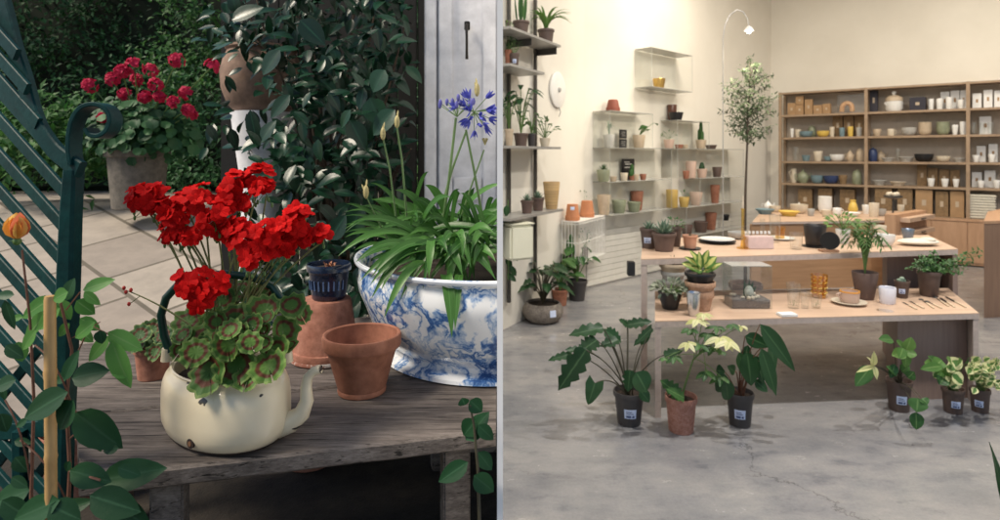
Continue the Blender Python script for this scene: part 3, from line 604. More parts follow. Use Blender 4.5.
# ---- green iron garden seat at the left edge
seat = thing('iron_garden_seat', 'dark green painted iron garden seat with slatted back and scrolled arm', 'bench', P(68, 520, 1.02)*Vector((1, 1, 1)).length if False else Vector((-.74, 1.05, GZ0)))
YP = 1.02
def smooth(pts, k=5):
    pts = [Vector(p_) for p_ in pts]; o = []
    for i in range(len(pts)-1):
        a, b_, c_, d = pts[max(i-1, 0)], pts[i], pts[i+1], pts[min(i+2, len(pts)-1)]
        for j in range(k):
            t = j/k; o.append(.5*((2*b_)+(c_-a)*t+(2*a-5*b_+4*c_-d)*t*t+(3*b_-a-3*c_+d)*t**3))
    return o+[pts[-1]]
def bar(pts, w_, d_, name, parent, m=green_iron, n=None):
    """flat bar swept along points: width in the picture plane, depth away from it"""
    pts = [Vector(p_) for p_ in pts]; vs = []
    for i, p_ in enumerate(pts):
        t = (pts[min(i+1, len(pts)-1)]-pts[max(0, i-1)]).normalized(); a = t.cross(n or Vector((0, 1, 0))).normalized(); c_ = a.cross(t).normalized()
        ww = w_[i] if isinstance(w_, list) else w_
        bv = min(ww, d_)*.18
        for (q, s_) in ((-1, -1), (1, -1), (1, 1), (-1, 1)):
            for e in ((0, 1), (1, 0)) if q*s_ > 0 else ((1, 0), (0, 1)):
                vs.append(p_+a*(q*(ww/2)-q*bv*e[0])+c_*(s_*(d_/2)-s_*bv*e[1]))
    m8 = 8; fs = [(i*m8+k, i*m8+(k+1) % m8, (i+1)*m8+(k+1) % m8, (i+1)*m8+k) for i in range(len(pts)-1) for k in range(m8)]
    fs += [tuple(range(m8)), tuple(range((len(pts)-1)*m8, len(pts)*m8))]
    return B().add(vs, fs).done(name, m, parent)
post = [P(74, 170, YP), P(71, 215, YP), P(69, 270, YP), P(66, 350, YP), P(62, 440, YP), P(60, 525, YP), Vector((P(60, 525, YP).x-.01, YP, GZ0))]
bar(post, [.022, .026, .029, .031, .031, .030, .03], .03, 'post', seat)
sc = [P(76, 165, YP), P(74, 150, YP), P(75, 132, YP), P(79, 118, YP), P(87, 108, YP), P(99, 105, YP), P(110, 109, YP), P(115, 119, YP), P(112, 130, YP), P(104, 136, YP), P(95, 135, YP), P(91, 129, YP)]
bar(smooth(sc), .0075, .034, 'scroll_arm', seat)
rail = [P(-12, -30, 1.12), P(2, 0, 1.10), P(14, 45, 1.08), P(25, 80, 1.06), P(33, 110, 1.05), P(42, 132, 1.04), P(55, 150, 1.03), P(68, 161, 1.02), P(81, 170, 1.012)]
bar(smooth(rail), .030, .014, 'back_rail', seat, n=Vector((.25, 1, 0)))
def railx(y): 
    pts = [(-12, -30), (2, 0), (14, 45), (25, 80), (33, 110), (42, 132), (55, 150), (66, 168), (64, 260), (61, 350), (58, 440), (55, 560)]
    for (a, c_), (d, e) in zip(pts, pts[1:]):
        if c_ <= y <= e: return a+(d-a)*(y-c_)/(e-c_)
    return 55
for k in range(15):
    y1 = 55+k*34.5; x1 = railx(y1); L = 110; x0 = x1-L; y0 = y1-L*1.12
    bar([P(x1, y1, 1.035+.00), P((x0+x1)/2, (y0+y1)/2, 1.10), P(x0, y0, 1.20)], .0225, .008, 'slat', seat, n=Vector((.45, 1, 0)))
for k in range(3):
    y1 = 345+k*62; bar([P(-25, y1+85, 1.25), P(54, y1-15, 1.10)], .018, .008, 'cross_brace', seat)
bar([P(-20, 432, 1.12), P(20, 430, 1.08), P(62, 426, 1.04)], .03, .01, 'seat_rail', seat)
bar([P(20, 430, 1.06), Vector((P(22, 520, 1.06).x, 1.06, GZ0))], .02, .02, 'leg', seat)

# ---- bamboo cane with climbing rose
cane = thing('bamboo_cane', 'upright bamboo cane beside the green iron seat', 'cane', Vector((P(50, 520, .86).x, .86, GZ0)))
cp = [Vector((P(50.5, 520, .86).x, .86, GZ0))]+[P(50.5+(y-400)*.006, y, .86) for y in (520, 461, 457, 453, 380, 372, 368, 340, 300, 296)]
B().tube(cp, [.0078, .0078, .0076, .0087, .0077, .0076, .0088, .0078, .0076, .0074, .0066], 12).done('cane', bamboo, cane)
rose = thing('rose_bush', 'climbing rose with pale compound leaves and a yellow-orange bud by the cane', 'rose', Vector((P(66, 520, .9).x, .9, GZ0)))
lv = B(); ld = B(); st = B()
def rl(b_, x0, y0, x1, y1, W, Y, tilt=0, shape='oval'):
    a, e = P(x0, y0, Y), P(x1, y1, Y-tilt); d = e-a; b_.leaf(a, d, Vector((rnd(-.25, .25), -1, .55)), d.length, W/F*Y, curve=rnd(.02, .12), fold=.2, shape=shape, seg=7)
for q in ((83, 290, 114, 279, 15), (68, 292, 52, 300, 16), (52, 298, 20, 318, 18), (48, 312, 22, 340, 18), (60, 308, 36, 330, 16), (60, 300, 70, 320, 15), (36, 330, 22, 350, 14), (80, 318, 100, 330, 12), (108, 332, 142, 350, 18), (110, 336, 86, 362, 15), (112, 340, 128, 390, 24), (95, 322, 73, 338, 16), (84, 292, 100, 305, 10)):
    rl(lv, *q, rnd(.84, .93))
for q in ((66, 300, 74, 278, 16), (72, 378, 108, 370, 24), (68, 392, 20, 418, 28), (74, 400, 58, 430, 26), (76, 412, 120, 450, 34), (66, 395, 40, 402, 16), (100, 480, 165, 468, 30), (90, 495, 140, 512, 30), (60, 500, 10, 520, 26), (70, 470, 110, 482, 24), (30, 490, -10, 505, 26), (110, 500, 150, 530, 26), (64, 380, 78, 350, 14), (5, 300, 14, 330, 12), (50, 505, 80, 520, 26), (40, 520, 90, 500, 20), (2, 500, 30, 520, 22)):
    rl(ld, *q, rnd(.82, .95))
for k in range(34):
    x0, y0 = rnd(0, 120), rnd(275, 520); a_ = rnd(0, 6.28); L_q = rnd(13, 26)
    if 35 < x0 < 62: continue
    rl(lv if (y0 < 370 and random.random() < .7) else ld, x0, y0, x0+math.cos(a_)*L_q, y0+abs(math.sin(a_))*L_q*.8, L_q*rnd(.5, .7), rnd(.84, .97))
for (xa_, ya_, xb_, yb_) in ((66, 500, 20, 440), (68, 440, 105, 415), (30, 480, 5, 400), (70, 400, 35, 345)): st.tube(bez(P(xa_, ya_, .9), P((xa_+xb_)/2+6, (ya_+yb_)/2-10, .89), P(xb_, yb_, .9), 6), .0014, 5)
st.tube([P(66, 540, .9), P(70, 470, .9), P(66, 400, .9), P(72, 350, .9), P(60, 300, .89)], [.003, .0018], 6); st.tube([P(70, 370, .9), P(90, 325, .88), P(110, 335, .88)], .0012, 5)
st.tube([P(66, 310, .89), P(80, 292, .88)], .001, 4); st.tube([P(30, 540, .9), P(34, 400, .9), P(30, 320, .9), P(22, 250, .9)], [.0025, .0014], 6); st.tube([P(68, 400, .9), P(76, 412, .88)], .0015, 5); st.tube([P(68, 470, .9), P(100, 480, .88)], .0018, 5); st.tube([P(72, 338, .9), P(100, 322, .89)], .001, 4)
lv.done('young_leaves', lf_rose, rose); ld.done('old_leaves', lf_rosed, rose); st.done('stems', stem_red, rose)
bd = B(); c = P(17, 240, .9)
for k in range(9): a = k*2.4; d = Vector((math.cos(a)*.5, math.sin(a)*.5, 1)); bd.leaf(c+Vector((math.cos(a), math.sin(a), 0))*.003*(1-k*.05), d, Vector((math.cos(a), math.sin(a), -.1)), .041-k*.001, .034, curve=.42, fold=-.35, seg=5, mi=0 if k % 3 else 1)
bd.done('rosebud', [pet_orange, pet_rosy], rose)
bd = B()
for k in range(5): a = k*1.26; bd.leaf(c-Vector((0, 0, .003)), (math.cos(a), math.sin(a), .4), (0, 0, 1), .012, .005, seg=4)
bd.ball(c-Vector((0, 0, .002)), .006, 8); bd.done('calyx', stem_green, rose)

# ---- dark leafy sprays, bottom right of the garden
sp_ = thing('leafy_sapling', 'dark green sapling poking up before the right end of the bench', 'plant', Vector((P(478, 520, .95).x, .95, GZ0)))
lv = B(); st = B()
for q in ((470, 400, 482, 412, 16), (468, 448, 440, 462, 0), (466, 440, 488, 412, 20), (468, 462, 438, 482, 18), (476, 420, 463, 436, 20), (478, 452, 492, 470, 16), (478, 425, 494, 440, 14), (474, 475, 494, 492, 20), (465, 405, 462, 398, 12)):
    if q[4]: rl(lv, *q, rnd(.93, .97))
st.tube([P(480, 540, .95), P(478, 470, .95), P(474, 425, .95), P(470, 405, .95)], [.003, .0015], 6)
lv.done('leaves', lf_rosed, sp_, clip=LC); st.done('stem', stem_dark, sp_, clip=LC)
# ---- terracotta pots in the dark beneath the bench
for (x, y, Y, r, lb) in ((310, 500, 1.95, .12, 'large dim terracotta pot in the dark under the bench'), (78, 400, 1.75, .1, 'terracotta pot on the ground behind the green iron seat')):
    z0 = GZ0; t = thing('flowerpot', lb, 'flowerpot', Vector(((x-500)/F*Y, Y, z0)), 'terracotta pots on the ground'); B().lathe(pot_prof(r, r*.7, .2), t.location, 32).done('body', terra_old, t); B().lathe([(.001, .16), (r*.85, .165)], t.location, 20).done('soil', soil, t)

# ---- white cupboard door
Yd = 2.30; cb = thing('white_cupboard', 'tall white painted panelled cupboard with small bronze handle by the partition', 'cupboard', Vector((P(460, 155, Yd).x, Yd, .70)))
xl, xr = P(424, 0, Yd).x, -.008; zt = 2.6
bb = B().box(((xl+xr)/2, Yd+.22, (zt+.72)/2), (xr-xl, .40, zt-.72), 0, .004); bb.done('carcass', door_white, cb)
B().box((P(430.5, 0, Yd).x, Yd+.004, (zt+.75)/2), (.045, .03, zt-.78), 0, .006).done('side_stile', door_white, cb)
xa, xb = P(438, 0, Yd).x, -.010
dr = B().box(((xa+xb)/2, Yd+.012, 1.65), (xb-xa, .014, 1.8), 0, .003).done('door', door_white, cb)
fr = B()
fr.box((xa+.03, Yd-.002, 1.65), (.052, .018, 1.78), 0, .004); fr.box((xb-.03, Yd-.002, 1.65), (.052, .018, 1.78), 0, .004)
for z in (.8, 1.52, 2.5): fr.box(((xa+xb)/2, Yd-.003, z), (xb-xa-.12, .017, .09), 0, .004)
fr.done('panel_frame', door_white, dr)
hz = Zat(45, Yd); hx = P(467, 0, Yd-.02).x
B().tube([(hx, Yd-.012, hz+.075), (hx-.002, Yd-.035, hz+.068), (hx, Yd-.040, hz+.03), (hx, Yd-.035, hz-.03), (hx, Yd-.03, hz-.06)], [.006, .006, .005, .005, .006], 8).box((hx, Yd-.013, hz+.07), (.022, .006, .035), 0, .003).done('handle', bronze, dr)

# ---- near-black fence added for the shaded gap behind the shrub
wm = spotted('shade_black_boards', (.004, .004, .004), (.010, .010, .009), .3, .7, 6, .85)
bb = B()
for i in range(14):
    x = -.02-i*.1; bb.box((x-.05, 3.05+.004*(i % 2), 1.9), (.094, .02, 2.6), 0, .003)
fn = bb.done('shade_fence', wm); tag(fn, 'added near-black board fence standing for the shade behind the glossy shrub', 'fence')
# ---- shrub in brown jar on white stand
Ys = 2.35; sb = thing('camellia_shrub', 'large shrub with glossy dark leaves growing beyond the bench', 'shrub', Vector((P(318, 0, Ys).x, Ys+.25, GZ0+.2)))
lv = B(); st = B()
base = Vector((P(325, 0, Ys+.2).x, Ys+.25, GZ0+.2))
for k in range(26):
    tx, ty = rnd(235, 415), rnd(-60, 280); e = P(tx, ty, rnd(2.15, 2.75)); m_ = Vector(((base.x+e.x)/2, base.y, (base.z+e.z)/2+.2))
    st.tube(bez(base, m_, e, 8), [.014, .003], 6)
cnt = 0
clumps = [(rnd(225, 408), rnd(-60, 335), rnd(2.0, 2.75)) for _ in range(270)]
for (cx_, cy_, cY) in clumps:
    if cx_ < 258 and (55 < cy_ < 110 or cy_ > 130): continue
    if 258 < cx_ < 300 and 66 < cy_ < 98 and random.random() < .6: continue
    c = P(cx_, cy_, cY)
    for j in range(9):
        p_ = c+Vector((rnd(-.09, .09), rnd(-.08, .08), rnd(-.1, .1))); px_ = 500+F*p_.x/p_.y
        if px_ > 410: continue
        d = (rv()*.8+Vector((rnd(-.5, .5), -.35, -.35))).normalized(); L = rnd(.05, .092)
        lv.leaf(p_, d, Vector((rnd(-.4, .4), -.7, .9)), L, L*rnd(.42, .55), curve=rnd(.05, .3), fold=rnd(.1, .35), seg=5)
for q in ((232, 20, 262, 5, 20), (370, 98, 380, 125, 24), (385, 70, 372, 92, 22), (250, 110, 258, 150, 14), (290, 95, 270, 118, 16), (362, 205, 345, 245, 24), (330, 240, 345, 215, 20), (262, 140, 275, 120, 16), (395, 110, 372, 135, 22), (285, 200, 292, 240, 18), (350, 120, 365, 150, 20), (300, 20, 325, 45, 22), (280, 50, 262, 75, 20)):
    rl(lv, *q, rnd(1.9, 2.0))
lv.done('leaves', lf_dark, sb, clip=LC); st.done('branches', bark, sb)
urn = thing('garden_jar', 'brown earthenware jar half hidden by shrub leaves on the white stand', 'jar', P(262, 112, 2.62))
c = urn.location; B().lathe([(.001, 0), (.11, 0), (.14, .03), (.165, .1), (.17, .17), (.155, .23), (.14, .26), (.15, .27), (.148, .28), (.13, .28), (.13, .22), (.001, .2)], c, 40).done('body', spotted('brown_earthenware', (.19, .12, .085), (.29, .19, .14), .35, .7, 6, .8), urn)
zb = GZ0+(2.62-GY0)*(GZ1-GZ0)/(GY1-GY0)
ws = thing('plant_stand', 'white painted round pedestal under the brown jar', 'plant stand', Vector((c.x, c.y, zb)))
hh = c.z-zb; B().lathe([(.001, 0), (.15, 0), (.15, .03), (.11, .07), (.085, hh*.45), (.09, hh*.72), (.11, hh*.86), (.125, hh-.03), (.13, hh-.002), (.001, hh-.002)], (c.x, c.y, zb), 36).done('body', door_white, ws)
# ---- hedge beyond the paving
HYd = 5.2
hd = thing('hedge', 'tall dark green hedge closing off the back of the garden', 'hedge', (-2.6, HYd+.5, GZ1))
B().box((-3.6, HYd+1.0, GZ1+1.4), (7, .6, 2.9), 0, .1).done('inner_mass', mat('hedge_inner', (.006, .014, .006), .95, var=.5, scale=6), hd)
lv = B()
cl = [(rnd(-6.4, -.02), rnd(GZ1+.02, GZ1+2.6)) for _ in range(620)]
for (cx_, cz_) in cl:
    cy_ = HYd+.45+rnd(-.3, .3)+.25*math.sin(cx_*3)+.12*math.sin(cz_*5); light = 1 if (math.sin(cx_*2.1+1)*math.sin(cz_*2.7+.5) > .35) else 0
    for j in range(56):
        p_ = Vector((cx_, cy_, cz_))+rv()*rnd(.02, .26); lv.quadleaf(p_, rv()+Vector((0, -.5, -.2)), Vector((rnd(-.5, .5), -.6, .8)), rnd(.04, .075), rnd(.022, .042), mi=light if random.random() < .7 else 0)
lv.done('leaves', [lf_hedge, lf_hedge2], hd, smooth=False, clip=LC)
# low planting in front of the hedge
lp_ = thing('border_shrub', 'low dark leafy shrub left of the flower tub at the paving edge', 'shrub', P(60, 200, 4.4))
lv = B()
for j in range(1500):
    v = rv(-.2); p_ = P(52, 160, 4.5)+Vector((v.x*.62, v.y*.35, v.z*.55))*rnd(.5, 1); lv.quadleaf(p_, rv(), Vector((0, -.5, 1)), rnd(.05, .1), rnd(.03, .06))
lv.done('leaves', lf_hedge2, lp_, smooth=False)
# ---- far tub of crimson geraniums
ft = thing('flower_tub', 'tapered grey clay tub of crimson geraniums out on the paving', 'planter', Vector((P(138, 0, 4.1).x, 4.1, Zat(207, 4.1)-.01)))
c = ft.location; B().lathe(pot_prof(.20, .155, .40, .12), c, 32).done('tub', spotted('grey_clay', (.10, .09, .075), (.17, .15, .125), .35, .7, 8, .85), ft)
lv = B()
for j in range(900):
    v = rv(-.25); p_ = P(140, 140, 4.1)+Vector((v.x*.42, v.y*.3, v.z*.32))*rnd(.3, 1); lv.disk(p_, v+Vector((0, -.6, .6)), (rnd(-1, 1), 0, 1), rnd(.02, .045), 7, .1, seg=7)
lv.done('foliage', lf_hedge, ft)
st = B()
for i, (x, y, r) in enumerate(((90, 86, 10), (113, 80, 10), (125, 95, 9), (134, 66, 11), (137, 80, 8), (151, 71, 9), (122, 72, 9), (156, 85, 9), (160, 97, 7), (177, 61, 10), (212, 67, 10), (186, 93, 9), (173, 102, 7), (188, 110, 8), (120, 135, 6), (145, 97, 8), (192, 115, 6), (103, 118, 6))):
    pb = B(); cc = P(x, y, 4.0+rnd(-.12, .12)); rr = r/F*4
    for k in range(14): n = (rv()+Vector((0, -.5, .3))).normalized(); flower(pb, cc+n*rr*.65, n, .026, 5)
    pb.done('flower_head', pet_pink, ft); st.tube(bez(P(142, 150, 4.1), P((x+142)/2, (y+150)/2-8, 4.05), cc, 5), .004, 5)
st.done('stems', stem_green, ft)

# ================================================================== SHOP (right photograph)
def onplane(px, yb, z, rb_px=0):
    """stand a round thing on plane z with its front foot at pixel (px, yb)"""
    Yf = (CAMZ-z)*F/(yb-HY); Y = Yf/(1-rb_px/F) if rb_px else Yf
    return Vector(((px-500)/F*Y, Y, z))
LOWZ, UPZ = .609, .92
def quadpts(pts, z): return [tuple(G(x, y, z).xy) for x, y in pts]
def offs(p, d): return (p[0]+d[0], p[1]+d[1])
# lower table
lt = thing('display_table', 'lower front oak display table carrying terrarium, cups, cutlery and pots', 'table', Vector((*G(655, 321, LOWZ).xy, 0)), 'stepped oak display tables')
LFL, LFR, LBR, LBL = [Vector(p_) for p_ in quadpts([(655, 321), (979, 313), (948, 288), (655, 291)], LOWZ)]
def slab(poly, z0, z1, name, m, par): return B().prism([tuple(p_) for p_ in poly], z0, z1).done(name, m, par, smooth=False)
slab([LFL, LFR, LBR, LBL], LOWZ-.006, LOWZ, 'tabletop', tablewood, lt)
slab([LFL, LFR, LBR, LBL], LOWZ-.040, LOWZ-.0065, 'table_apron', edgewood, lt)
ld_ = (LFR-LFL).normalized(); ls = (LBL-LFL).normalized()
slab([LFL+ls*.004, LFL+ld_*.040+ls*.004, LBL+ld_*.040-ls*.01, LBL-ls*.01], 0, LOWZ-.041, 'side_panel', edgewood, lt)
rs = (LBR-LFR).normalized()
slab([LFR-ld_*.040+rs*.004, LFR+rs*.004, LBR-rs*.01, LBR-ld_*.040-rs*.01], 0, LOWZ-.041, 'side_panel', edgewood, lt)
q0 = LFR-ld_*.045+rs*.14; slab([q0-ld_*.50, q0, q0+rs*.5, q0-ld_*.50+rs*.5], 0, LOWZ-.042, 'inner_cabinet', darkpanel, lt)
# upper table
ut = thing('display_table', 'taller oak display table stepped behind the lower one with plates and mugs', 'table', Vector((*G(641, 258, UPZ).xy, 0)), 'stepped oak display tables')
UFL, UFR, UBR, UBL = [Vector(p_) for p_ in quadpts([(641, 259), (958, 249), (928, 235), (643, 238)], UPZ)]
slab([UFL, UFR, UBR, UBL], UPZ-.006, UPZ, 'tabletop', tablewood, ut); slab([UFL, UFR, UBR, UBL], UPZ-.044, UPZ-.0065, 'table_apron', edgewood, ut)
ud = (UFR-UFL).normalized(); us = (UBL-UFL).normalized(); ur = (UBR-UFR).normalized()
slab([UFL+us*.004, UFL+ud*.045+us*.004, UFL+ud*.045+us*.20, UFL+us*.20], 0, UPZ-.045, 'leg', edgewood, ut)
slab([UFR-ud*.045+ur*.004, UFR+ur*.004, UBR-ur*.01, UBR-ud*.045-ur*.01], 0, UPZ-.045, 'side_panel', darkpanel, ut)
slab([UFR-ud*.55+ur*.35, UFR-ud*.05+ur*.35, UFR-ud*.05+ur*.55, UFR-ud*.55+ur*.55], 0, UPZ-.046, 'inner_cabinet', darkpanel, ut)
# third table
TZ = .834
tt = thing('display_table', 'far oak display table crowded with crockery in front of the shelving', 'table', Vector((*G(752, 222, TZ).xy, 0)), 'stepped oak display tables')
T1, T2, T3, T4 = [Vector(p_) for p_ in quadpts([(752, 222), (905, 220), (902, 211), (762, 211)], TZ)]
slab([T1, T2, T3, T4], TZ-.005, TZ, 'tabletop', tablewood, tt); slab([T1, T2, T3, T4], TZ-.03, TZ-.0055, 'table_apron', edgewood, tt)
td = (T2-T1).normalized(); ts = Vector((-td.y, td.x))
slab([T1+td*.01+ts*.03, T2-td*.03+ts*.03, T2-td*.03+ts*.07, T1+td*.01+ts*.07], 0, TZ-.031, 'front_panel', panelwood, tt)
# drawer cabinet at its right end
dcx = thing('drawer_cabinet', 'light oak cabinet end with two drawers ajar beside the far table', 'cabinet', Vector((*G(925, 233, 0).xy, 0)))
g1 = Vector(((896-500)/F*7.0, 7.0)); g2 = Vector(((927-500)/F*7.6, 7.6)); dd = (g2-g1).normalized(); dn_ = Vector((-dd.y, dd.x))
slab([g1, g2, g2+dn_*.12, g1+dn_*.12], 0, .95, 'carcass', cabwood, dcx)
for k in range(2):
    z = .70+k*.16; m0 = g1+dd*.12-dn_*.10; m1 = g2-dd*.05-dn_*.10; dw = slab([m0, m1, m1+dn_*.099, m0+dn_*.099], z, z+.05, 'drawer', tablewood, dcx)
    mm = (m0+m1)/2-dn_*.012; B().tube([(mm.x-dd.x*.06, mm.y-dd.y*.06, z+.025), (mm.x+dd.x*.06, mm.y+dd.y*.06, z+.025)], .008, 6).done('handle', steel_dark, dw)

# ---- wooden wall shelving and base cabinets
SA = Vector((4.947, 10.6)); SB_ = Vector((7.3, 8.76)); sdn = (SB_-SA).normalized(); snb = Vector((-sdn.y, sdn.x))
if snb.y < 0: snb = -snb
def shelfY(px, off=0):
    """point on the shelving's front line (shifted back by off) seen at pixel column px"""
    k = (px-500)/F; A = SA+snb*off; t = (k*A.y-A.x)/(sdn.x-k*sdn.y); return A+sdn*t, t
SH = [2.745, 2.35, 1.956, 1.54, 1.158, .70]
shv = thing('wall_shelving', 'long open walnut shelving of five tiers full of crockery', 'shelving', Vector((*SA, 0)))
tp_ = [shelfY(780)[1], shelfY(866)[1], shelfY(968)[1], shelfY(968)[1]+1.3]
DP = .40
def rect(t0, t1, o0, o1): return [SA+sdn*t0+snb*o0, SA+sdn*t1+snb*o0, SA+sdn*t1+snb*o1, SA+sdn*t0+snb*o1]
for i, z in enumerate(SH):
    slab(rect(tp_[0]-.02+.03, tp_[3], .003, DP-.03), z-.035 if i else z-.03, z, 'shelf_board', shelfwood, shv)
for t in tp_:
    for o in (0, DP-.045): slab(rect(t-.024, t+.024, o, o+.045), 0, SH[0]+.004, 'upright', shelfwood, shv)
for t0, t1 in ((tp_[1]+.1, tp_[2]), (tp_[2]+.1, tp_[3])):
    pass
slab(rect(tp_[0]+.03, tp_[3], DP-.012, DP-.004), .70, SH[0]-.031, 'back_board', mat('tan_back_board', (.44, .37, .30), .8, var=.06), shv)  # plain tan board, paler than the shelf wood
bc = thing('base_cabinet', 'row of oak cabinet doors under the crockery shelving', 'cabinet', Vector((*SA, 0)))
slab(rect(tp_[0]-.04, tp_[3]+.02, -.12, -.006), .02, .66, 'carcass', cabwood, bc)
slab(rect(tp_[0]-.05, tp_[3]+.03, -.14, -.006), .662, .69, 'worktop', cabwood, bc)
nd = 9
for i in range(nd):
    t0 = tp_[0]+(tp_[3]-tp_[0])*i/nd; t1 = tp_[0]+(tp_[3]-tp_[0])*(i+1)/nd
    slab(rect(t0+.006, t1-.006, -.138, -.1205), .06, .65, 'door', cabwood, bc)
# big counter at the right edge
ct = thing('shop_counter', 'tall plain oak counter block cut off by the right edge', 'counter', Vector((*G(987, 318, 0).xy, 0)))
k0 = Vector(G(984, 318, 0).xy); slab([k0, k0+Vector((1.4, .25)), k0+Vector((1.6, 1.6)), k0+Vector((.86, 1.0))], 0, Zat(224, k0.y), 'body', woodmat('counter_oak', (.22, .13, .085), (.28, .17, .11), 2.5, (8, 8, 1), .5, .03), ct)
slab([k0-Vector((.01, .01)), k0+Vector((1.4, .23)), k0+Vector((1.6, 1.6)), k0+Vector((.85, 1.0))], Zat(224, k0.y)+.001, Zat(224, k0.y)+.03, 'top', cabwood, ct)

# ---- generic crockery
def item(kind, name, label, cat, loc, r, h, m, group=None, m2=None):
    o = None; c = Vector(loc); n = 24
    if kind in ('cup', 'mug', 'jar', 'bowl', 'plate', 'glass', 'tall', 'teapot', 'casserole', 'pitcher', 'stack', 'vase', 'stand'):
        t = thing(name, label, cat, c, group)
    if kind == 'cup': B().lathe(simple_prof(r, r*.72, h), c, n).done('body', m, t)
    elif kind == 'mug':
        B().lathe(simple_prof(r, r*.9, h), c, n).done('body', m, t); B().tube([c+Vector((r*.95, 0, h*.8)), c+Vector((r*1.5, 0, h*.75)), c+Vector((r*1.55, 0, h*.35)), c+Vector((r*.9, 0, h*.2))], r*.11, 6).done('handle', m, t)
    elif kind == 'glass': B().lathe(simple_prof(r, r*.85, h, .05, .1), c, n).done('body', m, t)
    elif kind == 'tall': B().lathe(simple_prof(r, r*.85, h), c, n).done('body', m, t)
    elif kind == 'bowl': B().lathe(bowl_prof(r, r*.45, h), c, n).done('body', m, t)
    elif kind == 'plate':
        B().lathe([(.001, 0), (r*.6, 0), (r*.65, h*.25), (r, h*.9), (r*.99, h), (r*.62, h*.45), (.001, h*.4)], c, 32).done('body', m, t)
    elif kind == 'jar':
        bd_ = B().lathe([(.001, 0), (r*.8, 0), (r, h*.12), (r, h*.65), (r*.8, h*.8), (.001, h*.8)], c, n).done('body', m, t); B().lathe([(r*.84, h*.8+.0005), (r*.84, h*.88), (r*.3, h*.94), (r*.15, h), (.001, h)], c, n).done('lid', m2 or m, t)
    elif kind == 'vase': B().lathe([(.001, 0), (r*.6, 0), (r, h*.35), (r*.75, h*.7), (r*.5, h*.85), (r*.6, h), (r*.5, h), (r*.4, h*.85), (.001, h*.3)], c, n).done('body', m, t)
    elif kind == 'pitcher':
        B().lathe([(.001, 0), (r*.8, 0), (r, h*.3), (r*.7, h*.75), (r*.8, h), (r*.7, h), (r*.6, h*.7), (.001, h*.2)], c, n).done('body', m, t); B().tube([c+Vector((-r*.7, 0, h*.9)), c+Vector((-r*1.5, 0, h*.8)), c+Vector((-r*.95, 0, h*.3))], r*.12, 6).done('handle', m, t)
    elif kind == 'teapot':
        B().lathe([(.001, 0), (r*.6, 0), (r, h*.3), (r*.95, h*.55), (r*.5, h*.75), (.001, h*.76)], c, n).done('body', m, t); B().lathe([(r*.45, h*.76), (r*.3, h*.84), (r*.12, h*.88), (r*.14, h), (.001, h)], c, 16).done('lid', m2 or m, t)
        B().tube([c+Vector((r*.8, 0, h*.3)), c+Vector((r*1.35, 0, h*.5)), c+Vector((r*1.6, 0, h*.75))], [r*.22, r*.1], 8).done('spout', m, t); B().tube([c+Vector((-r*.8, 0, h*.6)), c+Vector((-r*1.5, 0, h*.65)), c+Vector((-r*1.4, 0, h*.25)), c+Vector((-r*.9, 0, h*.2))], r*.1, 6).done('handle', m, t)
    elif kind == 'casserole':
        B().lathe([(.001, 0), (r*.8, 0), (r, h*.15), (r, h*.5), (.001, h*.5)], c, 32).done('pot', white_cer, t); B().lathe([(r*1.03, h*.5+.001), (r*1.03, h*.56), (r*.95, h*.68), (r*.5, h*.8), (.001, h*.82)], c, 32).done('lid', m2 or m, t)
        B().lathe([(r*.25, h*.80), (r*.15, h*.84), (r*.3, h*.93), (r*.25, h), (.001, h)], c, 16).done('knob', white_cer, t)
        for s_ in (-1, 1): B().tube([c+Vector((s_*r*.95, 0, h*.45)), c+Vector((s_*r*1.28, 0, h*.42)), c+Vector((s_*r*.95, 0, h*.3))], r*.08, 6).done('handle', white_cer, t)
    elif kind == 'stack':
        k = 4; bb_ = B()
        for i in range(k): bb_.lathe([(a_, b__*1) for a_, b__ in bowl_prof(r*(1-.01*i), r*.5, h*.5)], c+Vector((0, 0, i*h*.5/(k-1))), n)
        bb_.done('bowls', m, t)
    elif kind == 'stand':
        B().lathe([(.001, 0), (r*.5, 0), (r*.45, h*.08), (r*.1, h*.15), (r*.1, h*.75), (r, h*.85), (r, h*.92), (r*.9, h*.88), (.001, h*.8)], c, n).done('stand', m, t)
        bb_ = B(); [bb_.ball(c+Vector((math.cos(a_)*r*.5, math.sin(a_)*r*.5, h*.98)), r*.3, 8) for a_ in (0, 1.5, 3, 4.5)]; bb_.done('cakes', m2 or m, t)
    elif kind == 'box':
        rz = random.uniform(-.06, .06)+math.atan2(sdn.y, sdn.x); o = B().box(c+Vector((0, 0, h/2)), (r*2, r*1.5, h), rz, .003); t = thing(name, label, cat, c, group)
        o.done('carton', m, t); fx = Vector((math.sin(rz), -math.cos(rz), 0)); ctr = c+fx*(r*.75+.001)+Vector((0, 0, h*.5)); B().box(ctr, (r*.5, .002, h*.22), rz).done('sticker', card if m == paperw else beige_cer, t)
    return t
GRP = 'crockery on the walnut shelving'
KN = dict(cup='cup', mug='mug', jar='jar', bowl='bowl', plate='plate', glass='drinking_glass', tall='beaker', teapot='teapot', casserole='casserole_dish', pitcher='pitcher', stack='bowl_stack', vase='vase', box='cardboard_box', stand='cake_stand')
BAY = ['left', 'middle', 'right']; TIER = ['top', 'second', 'third', 'fourth', 'bottom']
